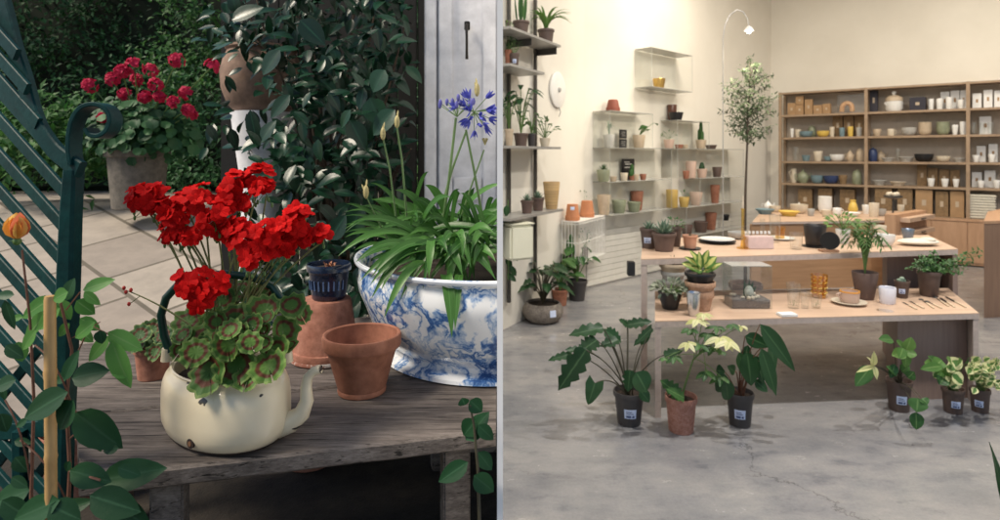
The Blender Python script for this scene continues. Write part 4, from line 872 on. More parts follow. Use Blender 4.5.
def shelfrow(bay, tier, items):
    z = SH[tier+1]
    for i, it in enumerate(items):
        kind, px, wpx, hpx, m, desc = it[:6]; off = it[6] if len(it) > 6 else .14; zz_ = it[7] if len(it) > 7 else 0
        p2, _ = shelfY(px, off); r = wpx/2/F*p2.y/sec(px); h = hpx/F*p2.y
        lab = '%s, %s from left on the %s shelf of the %s bay' % (desc, ORD[i], TIER[tier], BAY[bay])
        if i == len(items)-1 and len(items) > 3: lab = '%s, rightmost on the %s shelf of the %s bay' % (desc, TIER[tier], BAY[bay])
        item(kind, KN[kind], lab, KN[kind].replace('_', ' '), (p2.x, p2.y, z+.001+zz_), r, h, m, GRP, it[8] if len(it) > 8 else None)
shelfrow(0, 0, [('box', 792, 8, 12, card, 'kraft box'), ('box', 800, 8, 10, card, 'kraft box'), ('box', 800, 8, 8, card, 'kraft box on another box', .14, .182), ('box', 809, 8, 15, card, 'taller kraft box'), ('box', 818, 9, 9, card, 'kraft box'), ('box', 827, 8, 10, card, 'kraft box')])
shelfrow(0, 1, [('cup', 792, 4, 9, white_cer, 'slim white cup'), ('cup', 798, 6, 8, cream_cer, 'cream cup'), ('bowl', 806, 14, 6, teal_cer, 'blue-grey bowl'), ('jar', 812, 8, 12, sage, 'green jar', .25), ('bowl', 823, 13, 6, yellow_cer, 'bright yellow bowl'), ('tall', 832, 5, 10, cream_cer, 'cream beaker'), ('tall', 842, 6, 9, teal_cer, 'pale blue beaker'), ('tall', 850.5, 6, 10, yellow_cer, 'pale yellow beaker'), ('tall', 859, 6, 9, grey_cer, 'grey beaker'),
                ('box', 838, 10, 23, cardd, 'tall brown carton', .3), ('box', 849, 10, 23, cardd, 'tall brown carton', .3), ('box', 859.5, 9, 22, cardd, 'tall brown carton', .3)])
shelfrow(0, 2, [('glass', 796, 7, 14, glass, 'clear tumbler'), ('cup', 806, 9, 6, teal_cer, 'blue-grey cup'), ('cup', 818, 10, 10, cream_cer, 'wide cream cup'), ('bowl', 828, 9, 5, teal_cer, 'small blue bowl'), ('bowl', 837, 15, 7, white_cer, 'wide white bowl'), ('teapot', 850, 8, 12, beige_cer, 'beige teapot'), ('jar', 860, 8, 13, beige_cer, 'speckled beige jar')])
shelfrow(0, 3, [('pitcher', 794, 7, 14, cream_cer, 'cream pitcher'), ('teapot', 803, 12, 14, sage, 'sage green teapot'), ('bowl', 817, 13, 8, teal_cer, 'blue-grey bowl'), ('bowl', 831, 15, 8, navy_cer, 'dark blue bowl'), ('cup', 843, 9, 9, cardd, 'brown cup'), ('jar', 857, 10, 15, sage, 'olive green jar')])
shelfrow(1, 0, [('box', 874, 8, 24, paperd, 'black carton', .25), ('casserole', 894, 18, 20, beige_cer, 'white casserole with tan lid', .16, 0, beige_cer), ('box', 918, 16, 13, paperd, 'low black carton'), ('tall', 931, 6, 11, white_cer, 'white beaker'), ('tall', 939.5, 7, 11, white_cer, 'white beaker'), ('tall', 949, 7, 12, white_cer, 'white beaker'), ('cup', 961, 8, 9, white_cer, 'white cup'), ('box', 945, 9, 18, paperw, 'white carton', .3), ('box', 955, 9, 19, paperw, 'white carton', .3), ('box', 963.5, 7, 19, paperw, 'white carton', .3)])
shelfrow(1, 1, [('cup', 877, 9, 7, beige_cer, 'beige cup'), ('mug', 891, 8, 7, cream_cer, 'cream mug'), ('bowl', 909, 16, 8, grey_cer, 'grey bowl'), ('stack', 925, 14, 13, beige_cer, 'stack of beige bowls'), ('stack', 943, 14, 13, sage, 'stack of pale green bowls'), ('cup', 955, 7, 10, white_cer, 'white cup'), ('tall', 963, 7, 13, white_cer, 'tall white beaker')])
shelfrow(1, 2, [('jar', 873, 9, 14, navy_cer, 'dark blue jar', .2), ('teapot', 881, 10, 12, beige_cer, 'brown teapot', .3), ('plate', 888, 14, 4, grey_cer, 'grey plate', .08), ('glass', 898, 5, 13, glass, 'tall clear glass'), ('plate', 906, 17, 5, grey_cer, 'shallow grey dish'), ('bowl', 924, 20, 8, black_cer, 'wide black bowl'), ('bowl', 943, 16, 6, cream_cer, 'low cream bowl'), ('plate', 959, 14, 4, grey_cer, 'flat grey plate')])
shelfrow(1, 3, [('plate', 879, 16, 5, grey_cer, 'grey plate'), ('plate', 898, 17, 4, cream_cer, 'cream plate'), ('box', 922, 10, 21, cardd, 'brown carton', .28), ('box', 933, 10, 18, cardd, 'brown carton', .28), ('box', 944, 10, 17, cardd, 'brown carton', .28), ('box', 955, 10, 17, cardd, 'brown carton', .28), ('cup', 931, 8, 8, white_cer, 'white cup'), ('cup', 945, 8, 8, white_cer, 'white cup'), ('cup', 956, 7, 8, white_cer, 'white cup')])
shelfrow(1, 4, [('box', 884, 17, 25, cardd, 'brown woven carton', .12), ('box', 905, 15, 26, cardd, 'brown woven carton', .12), ('box', 924, 17, 26, card, 'light brown woven carton', .12), ('box', 942, 13, 25, cardd, 'brown woven carton', .12), ('box', 957, 14, 26, card, 'light brown woven carton', .12)])
shelfrow(0, 4, [('box', 806, 14, 20, cardd, 'dim brown carton', .2), ('box', 826, 14, 22, cardd, 'dim brown carton', .2), ('box', 848, 15, 22, cardd, 'dim brown carton', .2)])
shelfrow(2, 0, [('box', 977, 9, 15, paperw, 'pale carton', .2), ('box', 988, 9, 18, paperw, 'pale carton', .2), ('box', 998, 8, 17, paperw, 'pale carton', .2)])
shelfrow(2, 1, [('glass', 974, 6, 12, glass, 'clear tumbler'), ('glass', 982, 7, 12, glass, 'clear tumbler'), ('glass', 991, 7, 12, glass, 'clear tumbler'), ('box', 985, 12, 18, paperw, 'pale carton', .3)])
shelfrow(2, 2, [('cup', 976, 8, 7, white_cer, 'white cup'), ('cup', 992, 8, 8, white_cer, 'white cup'), ('box', 981, 9, 16, paperw, 'pale carton', .3), ('box', 993, 9, 18, paperw, 'pale carton', .3)])
shelfrow(2, 3, [('cup', 981, 8, 7, white_cer, 'white cup'), ('cup', 997, 8, 8, white_cer, 'white cup'), ('box', 977, 10, 15, paperw, 'pale carton', .3), ('box', 990, 11, 17, paperw, 'pale carton', .3)])
# folded textiles
p2, _ = shelfY(981, .16)
fo = B(); rz = math.atan2(sdn.y, sdn.x)
for k in range(9): fo.box((p2.x, p2.y, SH[5]+.001+.020+k*.040), (.35+rnd(-.01, .01), .26, .036), rz+rnd(-.02, .02), .012)
tag(fo.done('folded_linens', cloth), 'neat pile of folded white linens on the bottom tier of the right bay', 'linens')
p2, _ = shelfY(935, .10); fo = B().box((p2.x, p2.y, SH[5]+.008), (.85, .16, .012), rz, .002).box((p2.x, p2.y, SH[5]+.021), (.8, .15, .010), rz+.02, .002)
# wooden arch in clear case
p2, _ = shelfY(847, .16); h = .20; arch = B(); pts = [Vector((math.cos(a_)*.075, 0, math.sin(a_)*.085+.06)) for a_ in [math.pi*i/14 for i in range(15)]]
pts = [Vector((.075, 0, 0))]+pts+[Vector((-.075, 0, 0))]
fx = Matrix.Rotation(rz, 3, 'Z'); arch.tube([Vector((p2.x, p2.y, SH[1]+.025))+fx@q for q in pts], .038, 8); tag(arch.done('wooden_arch', mat('orange_wood', (.55, .29, .12), .5, var=.12)), 'orange-brown wooden arch inside the clear case on the top tier', 'ornament')
def clearbox(p0, dx, ln, dp, z0, z1, dy, name, label, cat, m=None, group=None, shelves=(), back=True, open_front=True, edge=None):
    """box of clear sheets: p0 left back foot, dx along, dy outward"""
    m = m or acryl; t = thing(name, label, cat, Vector((*p0, z0)), group); th = .006
    def sl(a_, b_, c_, d_, za, zb, nm, mm=m): B().prism([tuple(p0+dx*a_+dy*c_), tuple(p0+dx*b_+dy*c_), tuple(p0+dx*b_+dy*d_), tuple(p0+dx*a_+dy*d_)], za, zb).done(nm, mm, t, smooth=False)
    sl(0, th, 0, dp, z0, z1, 'side_panel'); sl(ln-th, ln, 0, dp, z0, z1, 'side_panel')
    if back: sl(th+.001, ln-th-.001, .001, .006, z0, z1, 'back_panel')
    for z in shelves: sl(-.004, ln+.004, 0, dp+.004, z-.007, z, 'shelf', acryl_e)
    ed = B()
    def P3(a_, c_, z): q = p0+dx*a_+dy*c_; return (q.x, q.y, z)
    for a_ in (0, ln):
        ed.tube([P3(a_, dp+.003, z0), P3(a_, dp+.003, z1)], .003, 4)
    for z in shelves: ed.tube([P3(0, dp+.006, z-.004), P3(ln, dp+.006, z-.004)], .0035, 4)
    if shelves: ed.done('polished_edges', mat('acrylic_edge', (.36, .36, .33), .3), t)
    return t, sl
p2, _ = shelfY(837, .05); tcase, sl = clearbox(Vector(p2), sdn, .43, .28, SH[1]+.003, SH[1]+.30, snb, 'display_case', 'clear box around the wooden arch on the top tier', 'display case'); sl(0, .43, 0, .28, SH[1]+.301, SH[1]+.307, 'lid')

# ---- steel plant shelves on the short wall
def onA(px, off, ):
    k = (px-500)/F; A = WA0+nA*off; t = (k*A.y-A.x)/(dA.x-k*dA.y); return A+dA*t
def onB(px, off):
    k = (px-500)/F; A = WA1+nB*off; t = (k*A.y-A.x)/(dB.x-k*dB.y); return A+dB*t
ssh = thing('steel_shelf_rack', 'grey steel wall rack of plant shelves beside the partition', 'shelf rack', Vector((*WA0, 0)))
AZ = [2.76, 2.44, 1.73, 1.10]; AE = [.66, .28, .66, .72]
for z, e in zip(AZ, AE):
    B().prism([tuple(WA0+nA*.02-dA*.4), tuple(WA0+dA*e+nA*.02), tuple(WA0+dA*e+nA*.30), tuple(WA0-dA*.4+nA*.30)], z-.022, z).done('shelf', shelf_grey, ssh, smooth=False, clip=RC)
for s_ in (.06, .62):
    a = WA0+dA*s_+nA*.03; B().box((a.x, a.y, 1.75), (.035, .03, 3.0), math.atan2(dA.y, dA.x), .003).done('upright', steel_dark, ssh, clip=RC)
    B().prism([tuple(WA0+dA*(s_+.02)+nA*.02), tuple(WA0+dA*(s_+.026)+nA*.02), tuple(WA0+dA*(s_+.026)+nA*.26), tuple(WA0+dA*(s_+.02)+nA*.26)], AZ[0]-.09, AZ[0]-.023).done('bracket', steel_dark, ssh, clip=RC)

# plant generators -------------------------------------------------------
def foliage(kind, c, w_, h_, m, parent, n=20, stem=stem_green, clip=None, lean=(0, 0)):
    """c: soil point, w_/h_: spread and height of the growth"""
    lv = B(); st = B(); c = Vector(c); sm = True
    if kind == 'rosette':
        for i in range(n):
            a = i*2.4; el = .25+1.1*(1-i/n); d = Vector((math.cos(a)*math.cos(el), math.sin(a)*math.cos(el), math.sin(el))); lv.leaf(c, d, Vector((0, 0, 1))-d*.3, w_*.5*rnd(.8, 1.1), w_*.13, curve=-.1, fold=.4, shape='lance', seg=4)
    elif kind == 'grass':
        for i in range(n):
            a = rnd(0, 6.28); L = h_*rnd(.8, 1.3); e = c+Vector((math.cos(a)*w_*.5+lean[0], math.sin(a)*w_*.5, h_*rnd(.3, 1)+lean[1])); mid = c+Vector((math.cos(a)*w_*.15, math.sin(a)*w_*.15, h_*1.0)); pts = bez(c, mid, e, 6); vs = []; uv = []
            sd0 = Vector((-math.sin(a), math.cos(a), 0))
            for k, p_ in enumerate(pts):
                ww = w_*.035*(1-(k/6)**2)+.0006
                for q in (-1, 0, 1): vs.append(p_+sd0*ww*q+Vector((0, 0, abs(q)*ww*.4))); uv.append((abs(q), k/6))
            lv.add(vs, [(k*3+q, k*3+q+1, k*3+q+4, k*3+q+3) for k in range(6) for q in range(2)], uv)
    elif kind == 'snake':
        for i in range(n):
            a = rnd(0, 6.28); d = Vector((math.cos(a)*.12, math.sin(a)*.12, 1)); lv.leaf(c+Vector((math.cos(a), math.sin(a), 0))*w_*.2, d, Vector((math.cos(a), math.sin(a)-.6, 0)), h_*rnd(.7, 1), w_*.2, curve=.02, fold=.4, shape='lance', seg=5)
    elif kind == 'bush':
        for i in range(n):
            v = rv(-.15); e = c+Vector((v.x*w_*.5+lean[0], v.y*w_*.45, h_*.45+v.z*h_*.55+lean[1]))
            if random.random() < .5: st.tube(bez(c, (c+e)/2+Vector((0, 0, h_*.1)), e, 4), w_*.008+.0006, 4)
            lv.leaf(e, v+Vector((rnd(-.3, .3), -.3, rnd(-.3, .2))), Vector((0, -.5, 1)), w_*rnd(.16, .27), w_*rnd(.10, .15), seg=4)
    elif kind == 'broad':
        for i in range(n):
            a = rnd(0, 6.28); rr = rnd(.35, 1); e = c+Vector((math.cos(a)*w_*.36*rr+lean[0], math.sin(a)*w_*.36*rr, h_*rnd(.35, .9)+lean[1])); st.tube(bez(c, c.lerp(e, .4)+Vector((0, 0, h_*.25)), e, 5), w_*.010, 5)
            d = Vector((math.cos(a), math.sin(a), rnd(-.5, .2))); lv.leaf(e, d, Vector((0, -.35, 1)), w_*rnd(.24, .36), w_*rnd(.15, .22), curve=.3, shape='lobed' if m == lf_phil else 'oval', seg=6)
    elif kind == 'cactus':
        for i in range(max(1, n)):
            a = rnd(0, 6.28); q = c+Vector((math.cos(a), math.sin(a), 0))*w_*.2*(i > 0); hh = h_*(1 if i == 0 else rnd(.45, .8)); rr = w_*.22
            lv.tube([q, q+Vector((0, 0, hh*.2)), q+Vector((0, 0, hh*.8)), q+Vector((0, 0, hh*.96)), q+Vector((0, 0, hh))], [rr*.8, rr, rr*.9, rr*.5, rr*.1], 8)
    elif kind == 'palm':
        for i in range(n):
            a = i*2.4+rnd(-.3, .3); L = h_*rnd(.75, 1.1); sp = w_*.5*rnd(.35, 1); e = c+Vector((math.cos(a)*sp, math.sin(a)*sp, h_*rnd(.45, .95))); pts = bez(c, c+Vector((math.cos(a)*sp*.2, math.sin(a)*sp*.2, h_*.9)), e, 10); st.tube(pts, [w_*.012, w_*.004], 5)
            for k in range(3, 11):
                t = (pts[min(k+1, 10)]-pts[k-1]).normalized(); sd0 = t.cross(Vector((0, 0, 1))).normalized()
                for s_ in (-1, 1):
                    d = t*1.0+sd0*s_+Vector((0, 0, -.1)); lv.leaf(pts[k], d, Vector((0, 0, 1)), w_*.24*(1-abs(k-6)/9), w_*.036, curve=.25, fold=.2, shape='lance', seg=3)
    elif kind == 'trail':
        for i in range(n):
            a = rnd(0, 6.28); e = c+Vector((math.cos(a)*w_*.5, math.sin(a)*w_*.5, -h_*rnd(.2, 1))); pts = bez(c, c+Vector((math.cos(a)*w_*.45, math.sin(a)*w_*.45, h_*.25)), e, 7); st.tube(pts, w_*.008, 4)
            for p_ in pts[1:]: lv.leaf(p_, rv()+Vector((0, 0, -.3)), Vector((0, -.6, 1)), w_*.14, w_*.10, seg=4, shape='heart')
    if lv.v: lv.done('leaves', m, parent, clip=clip)
    if st.v: st.done('stems', stem, parent, clip=clip)
def sticker(c, rt, rb, h, parent, w_=.45, zc=.42, hh=.28, off=0.0, lines=True):
    """curved price sticker on the pot's front, facing the camera, turned by off radians"""
    base = math.atan2(-c.y, -c.x)+off; vs = []; n = 6; R_ = lambda z: rb+(rt-rb)*z/h+.0012
    z0, z1 = h*(zc-hh/2), h*(zc+hh/2)
    for i in range(n+1):
        a = base-w_+2*w_*i/n
        for z in (z0, z1): vs.append(c+Vector((math.cos(a)*R_(z), math.sin(a)*R_(z), z)))
    s_ = B().add(vs, [(i*2, i*2+2, i*2+3, i*2+1) for i in range(n)]).done('price_sticker', paperb, parent)
    if lines:
        lb = B(); 
        for (za, zb, a0, a1) in ((.10, .34, -.7, .15), (.48, .56, -.7, .55), (.68, .76, -.7, .3), (.10, .34, .3, .7)):
            vs = []; zA, zB = z0+(z1-z0)*za, z0+(z1-z0)*zb
            for i in range(4):
                a = base+w_*(a0+(a1-a0)*i/3)
                for z in (zA, zB): vs.append(c+Vector((math.cos(a)*(R_(z)+.001), math.sin(a)*(R_(z)+.001), z)))
            lb.add(vs, [(i*2, i*2+2, i*2+3, i*2+1) for i in range(3)])
        lb.done('printed_text', ink, s_)
def potted(label, c, wpx, hpx, m, kind=None, fw=None, fh=None, fm=None, n=20, taper=.72, rim=True, stick=False, name='potted_plant', cat='plant', group=None, px=None, clip=None, stem=stem_green, lean=(0, 0), prof=None, soff=0):
    c = Vector(c); k = c.y/F; r = wpx/2*k/sec(500+F*c.x/c.y); h = hpx*k
    t = thing(name, label, cat, c, group)
    pr = prof or (pot_prof(r, r*taper, h, .16) if rim else simple_prof(r, r*taper, h))
    B().lathe(pr, c, 36 if wpx > 15 else 24).done('pot', m, t, clip=clip)
    if kind: B().lathe([(.001, h*.88), (r*.86, h*.86)], c, 20).done('soil', soil, t, clip=clip)
    if stick: sticker(c, r*.97, r*taper, h, t, off=soff)
    if kind and kind != 'none': foliage(kind, c+Vector((0, 0, h*.86)), (fw or wpx)*k, (fh or hpx)*k, fm or lf_mid, t, n, stem=stem, clip=clip, lean=lean)
    return t, c, r, h
GA = 'plants on the steel wall rack'
def A_(px, off=.15, z=0): p_ = onA(px, off); return Vector((p_.x, p_.y, z+.001))
# top shelf
potted('snake plant in brown pot on the top steel shelf', A_(521, .16, AZ[0]), 17, 15, brown_pot, 'snake', 16, 40, lf_mid, 9, group=GA)
potted('arching grassy plant in brown pot at the end of the top steel shelf', A_(546, .18, AZ[0]), 17, 15, brown_pot, 'grass', 46, 24, lf_light, 26, group=GA, lean=(.03, 0))
potted('trailing light green plant in small brown pot hard by the partition', A_(508, .12, AZ[0]), 6, 13, brown_pot, 'trail', 12, 24, lf_light, 9, group=GA)
# second
potted('terracotta pot with drooping fern on the second steel shelf', A_(508.5, .14, AZ[1]), 8, 18, terra, 'bush', 14, 18, lf_mid, 26, group=GA)
potted('brown pot with white price sticker and bushy plant on the second steel shelf', A_(514.5, .2, AZ[1]), 10, 14, brown_pot, 'bush', 13, 18, lf_phil, 24, stick=True, group=GA)
# third
potted('tan pot with split-leaf plant on the third steel shelf', A_(509, .14, AZ[2]), 9, 17, beige_cer, 'broad', 26, 46, lf_phil, 16, group=GA)
potted('brown pot with tall split leaves on the third steel shelf', A_(521, .17, AZ[2]), 15, 13, brown_pot, 'broad', 40, 56, lf_phil, 18, group=GA)
potted('dark pot with one round hanging leaf on the third steel shelf', A_(531.5, .2, AZ[2]), 9, 13, dark_pot, 'broad', 24, 30, lf_mid, 10, group=GA)
potted('cream tub with compact leafy plant at the end of the third steel shelf', A_(545, .17, AZ[2]), 11, 9, cream_cer, 'bush', 22, 20, lf_mid, 46, rim=False, group=GA)
# fourth
potted('long brown pot of grey succulents on the lowest steel shelf', A_(527, .2, AZ[3]), 13, 13, taupe, 'rosette', 18, 12, lf_succ, 22, group=GA)
potted('brown pot of spiky succulents on the lowest steel shelf', A_(538, .17, AZ[3]), 13, 13, taupe, 'rosette', 19, 14, lf_succ, 22, group=GA)
potted('tall stack of ribbed ochre pots on the lowest steel shelf', A_(551.5, .2, AZ[3]), 17, 27, ribbed, None, taper=.7, rim=False, name='pot_stack', cat='pot', group=GA)
# cream bin under shelf
cbn = thing('cream_bin', 'cream plastic bin hanging on the wall next to the partition', 'bin', A_(518, .25, .72)); c = cbn.location
B().box(c+Vector((.0, 0, .15)), (.24, .16, .31), .5, .02).done('body', mat('cream_plastic', (.78, .76, .60), .5, var=.02), cbn, clip=RC)
B().box(c+Vector((.0, 0, .315)), (.25, .17, .014), .5, .005).done('lid', mat('cream_plastic', (0, 0, 0)), cbn, clip=RC)
wp = thing('hanging_plant', 'dark green hanging plant drooping over the cream bin by the partition', 'plant', A_(508.5, .32, 1.02)); lv = B()
for (x, y) in ((506, 215), (510, 222), (507, 232), (513, 228), (508, 243), (512, 250), (506, 258), (514, 240), (510, 266), (507, 274), (517, 225), (507, 205)):
    q = P(x, y, 5.5+rnd(-.1, .1)); lv.leaf(q, (rnd(-.3, .7), -.2, -rnd(.3, 1)), (0, -1, .6), .11, .06, seg=5)
lv.done('leaves', lf_phil, wp, clip=RC); B().tube([P(508, 200, 5.6), P(509, 235, 5.55), P(508, 280, 5.5)], .005, 5).done('stems', stem_green, wp, clip=RC)
# white disc
p_ = onA(558, .02); dc = Vector((p_.x, p_.y, Zat(90, p_.y))); n3 = Vector((nA.x, nA.y, 0))
wd = thing('wall_disc', 'round white disc with small hub mounted on the short shop wall', 'wall disc', dc)
B().tube([dc-n3*.012, dc+n3*.006, dc+n3*.012], [.20, .20, .19], 40).done('disc', white_metal, wd); B().tube([dc+n3*.0125, dc+n3*.035], [.03, .018], 16).done('hub', grey_cer, wd)
B().tube([dc+Vector((0, 0, -.19))+n3*.01, dc+Vector((.01, 0, -.25))+n3*.02, dc+Vector((.0, 0, -.30))+n3*.01], .006, 6).done('cord', grey_cer, wd)

# ---- clear acrylic shelves on the long wall
BZs = [.91, 1.318, 1.741, 2.196]
def B_(px, off=.14, z=0): p_ = onB(px, off); return Vector((p_.x, p_.y, z+.001))
def cased(px0, px1, z0, z1, label, shelves, dp=.26):
    a, c_ = onB(px0, .01), onB(px1, .01); return clearbox(Vector(a), dB, (c_-a).length, dp, z0, z1, nB, 'acrylic_shelf', label, 'wall shelf', None, 'clear acrylic wall shelves', shelves)
cased(593, 636, 1.75, 2.196, 'upper left clear acrylic shelf box with terracotta pot on top', (2.196,))
cased(593, 655, 1.33, 1.741, 'middle left clear acrylic shelf box with black sign boards', (1.741,))
cased(593, 655, .90, 1.318, 'lowest left clear acrylic shelf box with green striped bowls', (1.318, .91))
cased(635, 676, 2.55, 3.08, 'single clear acrylic box high on the wall with a gold pot', (2.56, 3.08))
cased(661, 693, 1.75, 2.14, 'top right clear acrylic shelf box under black bowls', (2.14,))
cased(661, 728, 1.32, 1.74, 'second right clear acrylic shelf box holding blush pots', (1.741,))
cased(684, 730, .91, 1.305, 'third right clear acrylic shelf box with small brown pots', (1.305,))
cased(670, 730, .47, .90, 'lowest right clear acrylic shelf box with stacked brown pots', (.90, .48))
GB = 'pots and plants on the acrylic shelves'
def sp_pot(label, px, z, wpx, hpx, m, kind=None, fw=None, fh=None, fm=None, n=14, taper=.75, rim=False, off=.14, name=None, **kw):
    return potted(label, B_(px, off, z), wpx, hpx, m, kind, fw, fh, fm, n, taper, rim, name=name or ('potted_plant' if kind else 'pot'), cat='plant' if kind else 'pot', group=GB, **kw)
# upturned terracotta pot on top
t = thing('pot', 'rounded terracotta pot turned upside down on the top left acrylic box', 'pot', B_(613, .14, 2.196), GB); k = t.location.y/F
B().lathe([(6.5*k, 0), (7*k, .5*k), (7*k, 4*k), (6.3*k, 4.2*k), (5*k, 11*k), (4*k, 12*k), (.001, 12*k)], t.location, 24).done('body', mat('red_clay', (.22, .06, .035), .7), t)
sp_pot('dim pot of dry grass on the second left acrylic tier', 609, BZs[2], 12, 13, grey_cer, 'grass', 14, 17, lf_succ, 14)
def sign(label, px, z, w_, h_, m, off=.1):
    c = B_(px, off, z); k = c.y/F; t = thing('sign_board', label, 'sign', c, GB); a = math.atan2(dB.y, dB.x)
    B().box(c+Vector((0, 0, h_*k/2)), (w_*k*1.1, .012, h_*k), a, .003).done('board', m, t); return t, c, k, a
def signtext(t, c, k, a, w_, h_, rows):
    lb = B(); nn_ = Vector((nB.x, nB.y, 0)); dd_ = Vector((dB.x, dB.y, 0))
    for (zz_, x0, x1) in rows: lb.box(c+nn_*.0075+dd_*((x0+x1)/2*w_*k)+Vector((0, 0, zz_*h_*k)), ((x1-x0)*w_*k, .002, h_*k*.045), a)
    lb.done('lettering', grey_cer, t)
for (z0, lb) in ((0, 'lower black sign board with faint lettering on the second left tier'), (9.4, 'upper black sign board with faint lettering on the second left tier')):
    t, c, k, a = sign(lb, 623, BZs[2]+z0*7.8/F, 11, 8.8, black_cer); signtext(t, c, k, a, 11, 8.8, [(.7, -.3, .3), (.5, -.35, .2), (.3, -.25, .3)])
sp_pot('woven cream pot with plant leaning right on the second left tier', 639, BZs[2], 13, 13, beige_cer, 'broad', 26, 14, lf_mid, 8, lean=(.16, .02))
sp_pot('olive pot with succulent on the third left tier', 603.5, BZs[1], 14, 12, sage, 'rosette', 16, 13, lf_mid, 20)
t, c, k, a = sign('wide black poster board with faint gold print on the third left tier', 628, BZs[1], 19, 21, black_cer, .06); signtext(t, c, k, a, 19, 21, [(.85, -.35, .1), (.75, -.3, .3), (.6, -.35, .2)])
for (px, w_, h_, m_, lb) in ((613, 8, 5, beige_cer, 'small low beige cup'), (624, 8, 8, cream_cer, 'cream candle jar'), (636, 6, 6, beige_cer, 'tiny beige pot'), (643, 7, 6, terra, 'small brown clay pot')):
    sp_pot(lb+' on the third left tier', px, BZs[1], w_, h_, m_, off=.2)
sp_pot('green cactus in front of the black poster on the third left tier', 632, BZs[1], 6, 5, terra, 'cactus', 10, 12, lf_mid, 3, off=.16)
sp_pot('ribbed cream pot stack on the lowest left tier', 604, BZs[0], 14, 20, beige_cer, off=.16)
sp_pot('striped green bowl pot left on the lowest left tier', 619, BZs[0], 15, 13, sage, off=.16)
sp_pot('striped green bowl pot right on the lowest left tier', 634, BZs[0], 14, 10, sage, off=.2)
sp_pot('terracotta bowl nested behind the green bowls on the lowest left tier', 637, BZs[0], 13, 19, terra, off=.08)
sp_pot('small gold bowl inside the high clear box', 659, 2.565, 13, 10, gold, off=.14, name='gold_pot')
sp_pot('tall brown jar behind the black bowl on the top right box', 672, 2.14, 10, 16, mat('brown_glaze', (.10, .035, .02), .3), off=.07)
sp_pot('black bowl on the top right acrylic box', 676, 2.14, 15, 8, black_cer, off=.17)
sp_pot('pale pink pot with thin plant on the second right tier', 669, BZs[2], 11, 9, pink_cer, 'bush', 12, 10, lf_mid, 16)
sp_pot('low brown dish on the second right tier', 679, BZs[2], 9, 4, terra)
sp_pot('tiny tan dish on the second right tier', 685, BZs[2], 7, 4, beige_cer)
sp_pot('tan pot with tall cactus on the second right tier', 701, BZs[2], 11, 9, beige_cer, 'cactus', 9, 20, lf_mid, 3)
sp_pot('shallow dark dish at the end of the second right tier', 711, BZs[2], 12, 4, brown_pot)
sp_pot('tall blush vase on the third right tier', 691, BZs[1]-.013, 11, 17, pink_cer, taper=.85)
sp_pot('small rust pot on the third right tier', 686, BZs[1]-.013, 7, 8, terra, off=.22)
sp_pot('blush pot with cactus on the third right tier', 702, BZs[1]-.013, 11, 9, pink_cer, 'cactus', 10, 8, lf_phil, 3, off=.18)
sp_pot('brown pot at the right end of the third right tier', 717, BZs[1]-.013, 10, 10, brown_pot)
sp_pot('mustard yellow patterned pot on the fourth right tier', 672, .90, 12, 18, mustard, taper=.95)
sp_pot('yellow pot with tiny plant on the fourth right tier', 684, .90, 11, 10, mustard, 'bush', 8, 8, lf_mid, 14, off=.2)
sp_pot('pinkish stacked bowls on the fourth right tier', 696, .90, 13, 13, pink_cer)
sp_pot('tan pot by the end of the fourth right tier', 715, .90, 10, 18, terra)
sp_pot('brown box pot on the lowest right tier', 687, .48, 12, 10, taupe)
sp_pot('wide brown pot on the lowest right tier', 701, .48, 14, 11, taupe)
sp_pot('tall terracotta pot on the lowest right tier', 711, .48, 12, 17, terra, off=.08)
sp_pot('black square pot at the end of the lowest right tier', 726, .60, 7, 6, black_cer)
# string of fairy lights wire in box
# wire rack with two upturned pots
wr = thing('wire_rack', 'white wire wall basket under two upturned terracotta pots', 'rack', Vector((*onA(582, .0), .45)))
ra_, rb2 = onA(562, .04), onA(590, .04); ln = (rb2-ra_).length; z0, z1 = .44, .90
wb = B()
for i in range(19):
    t_ = ln*i/18; q = ra_+dA*t_+nA*.20; wb.tube([(q.x, q.y, z0), (q.x, q.y, z1)], .0032, 5)
for i in range(6):
    for e in (0, ln): q = ra_+dA*e+nA*.20*i/5; wb.tube([(q.x, q.y, z0), (q.x, q.y, z1)], .0032, 5)
for z in (z0, (z0+z1)/2, z1-.02): 
    cs = [ra_, ra_+nA*.20, ra_+dA*ln+nA*.20, ra_+dA*ln]; wb.tube([(q.x, q.y, z) for q in cs], .0045, 5)
wb.done('wires', white_metal, wr); slab([ra_, ra_+nA*.2, ra_+dA*ln+nA*.2, ra_+dA*ln], z1, z1+.01, 'top_sheet', white_metal, wr); slab([ra_, ra_+nA*.2, ra_+dA*ln+nA*.2, ra_+dA*ln], z0-.01, z0-.001, 'bottom_sheet', white_metal, wr)
for (px, lb, stk_) in ((572.5, 'upturned terracotta pot with white sticker on the wire basket', 1), (587, 'plain upturned terracotta pot on the wire basket', 0)):
    p_ = onA(px, .12); t = thing('pot', lb, 'pot', Vector((p_.x, p_.y, .911)), 'upturned pots on the wire basket'); k = p_.y/F
    B().lathe([(7*k, 0), (7.4*k, .5*k), (7.4*k, 4*k), (7*k, 4.3*k), (5.4*k, 16*k), (.001, 16*k)], t.location, 28).done('body', mat('orange_terracotta', (.50, .20, .09), .7, var=.08), t)
    if stk_: sticker(t.location, 5.4*k, 7.2*k, 16*k, t, .35, .72, .3, lines=False)
for (px, w_, kd, lb) in ((571, 12, 'cactus', 'cactus standing inside the wire basket at its left'), (585, 11, 'bush', 'small leafy plant inside the wire basket at its right')):
    p_ = onA(px, .11); potted(lb, (p_.x, p_.y, .441), 8, 9, brown_pot, kd, w_, 20, lf_mid, 6 if kd == 'cactus' else 24)
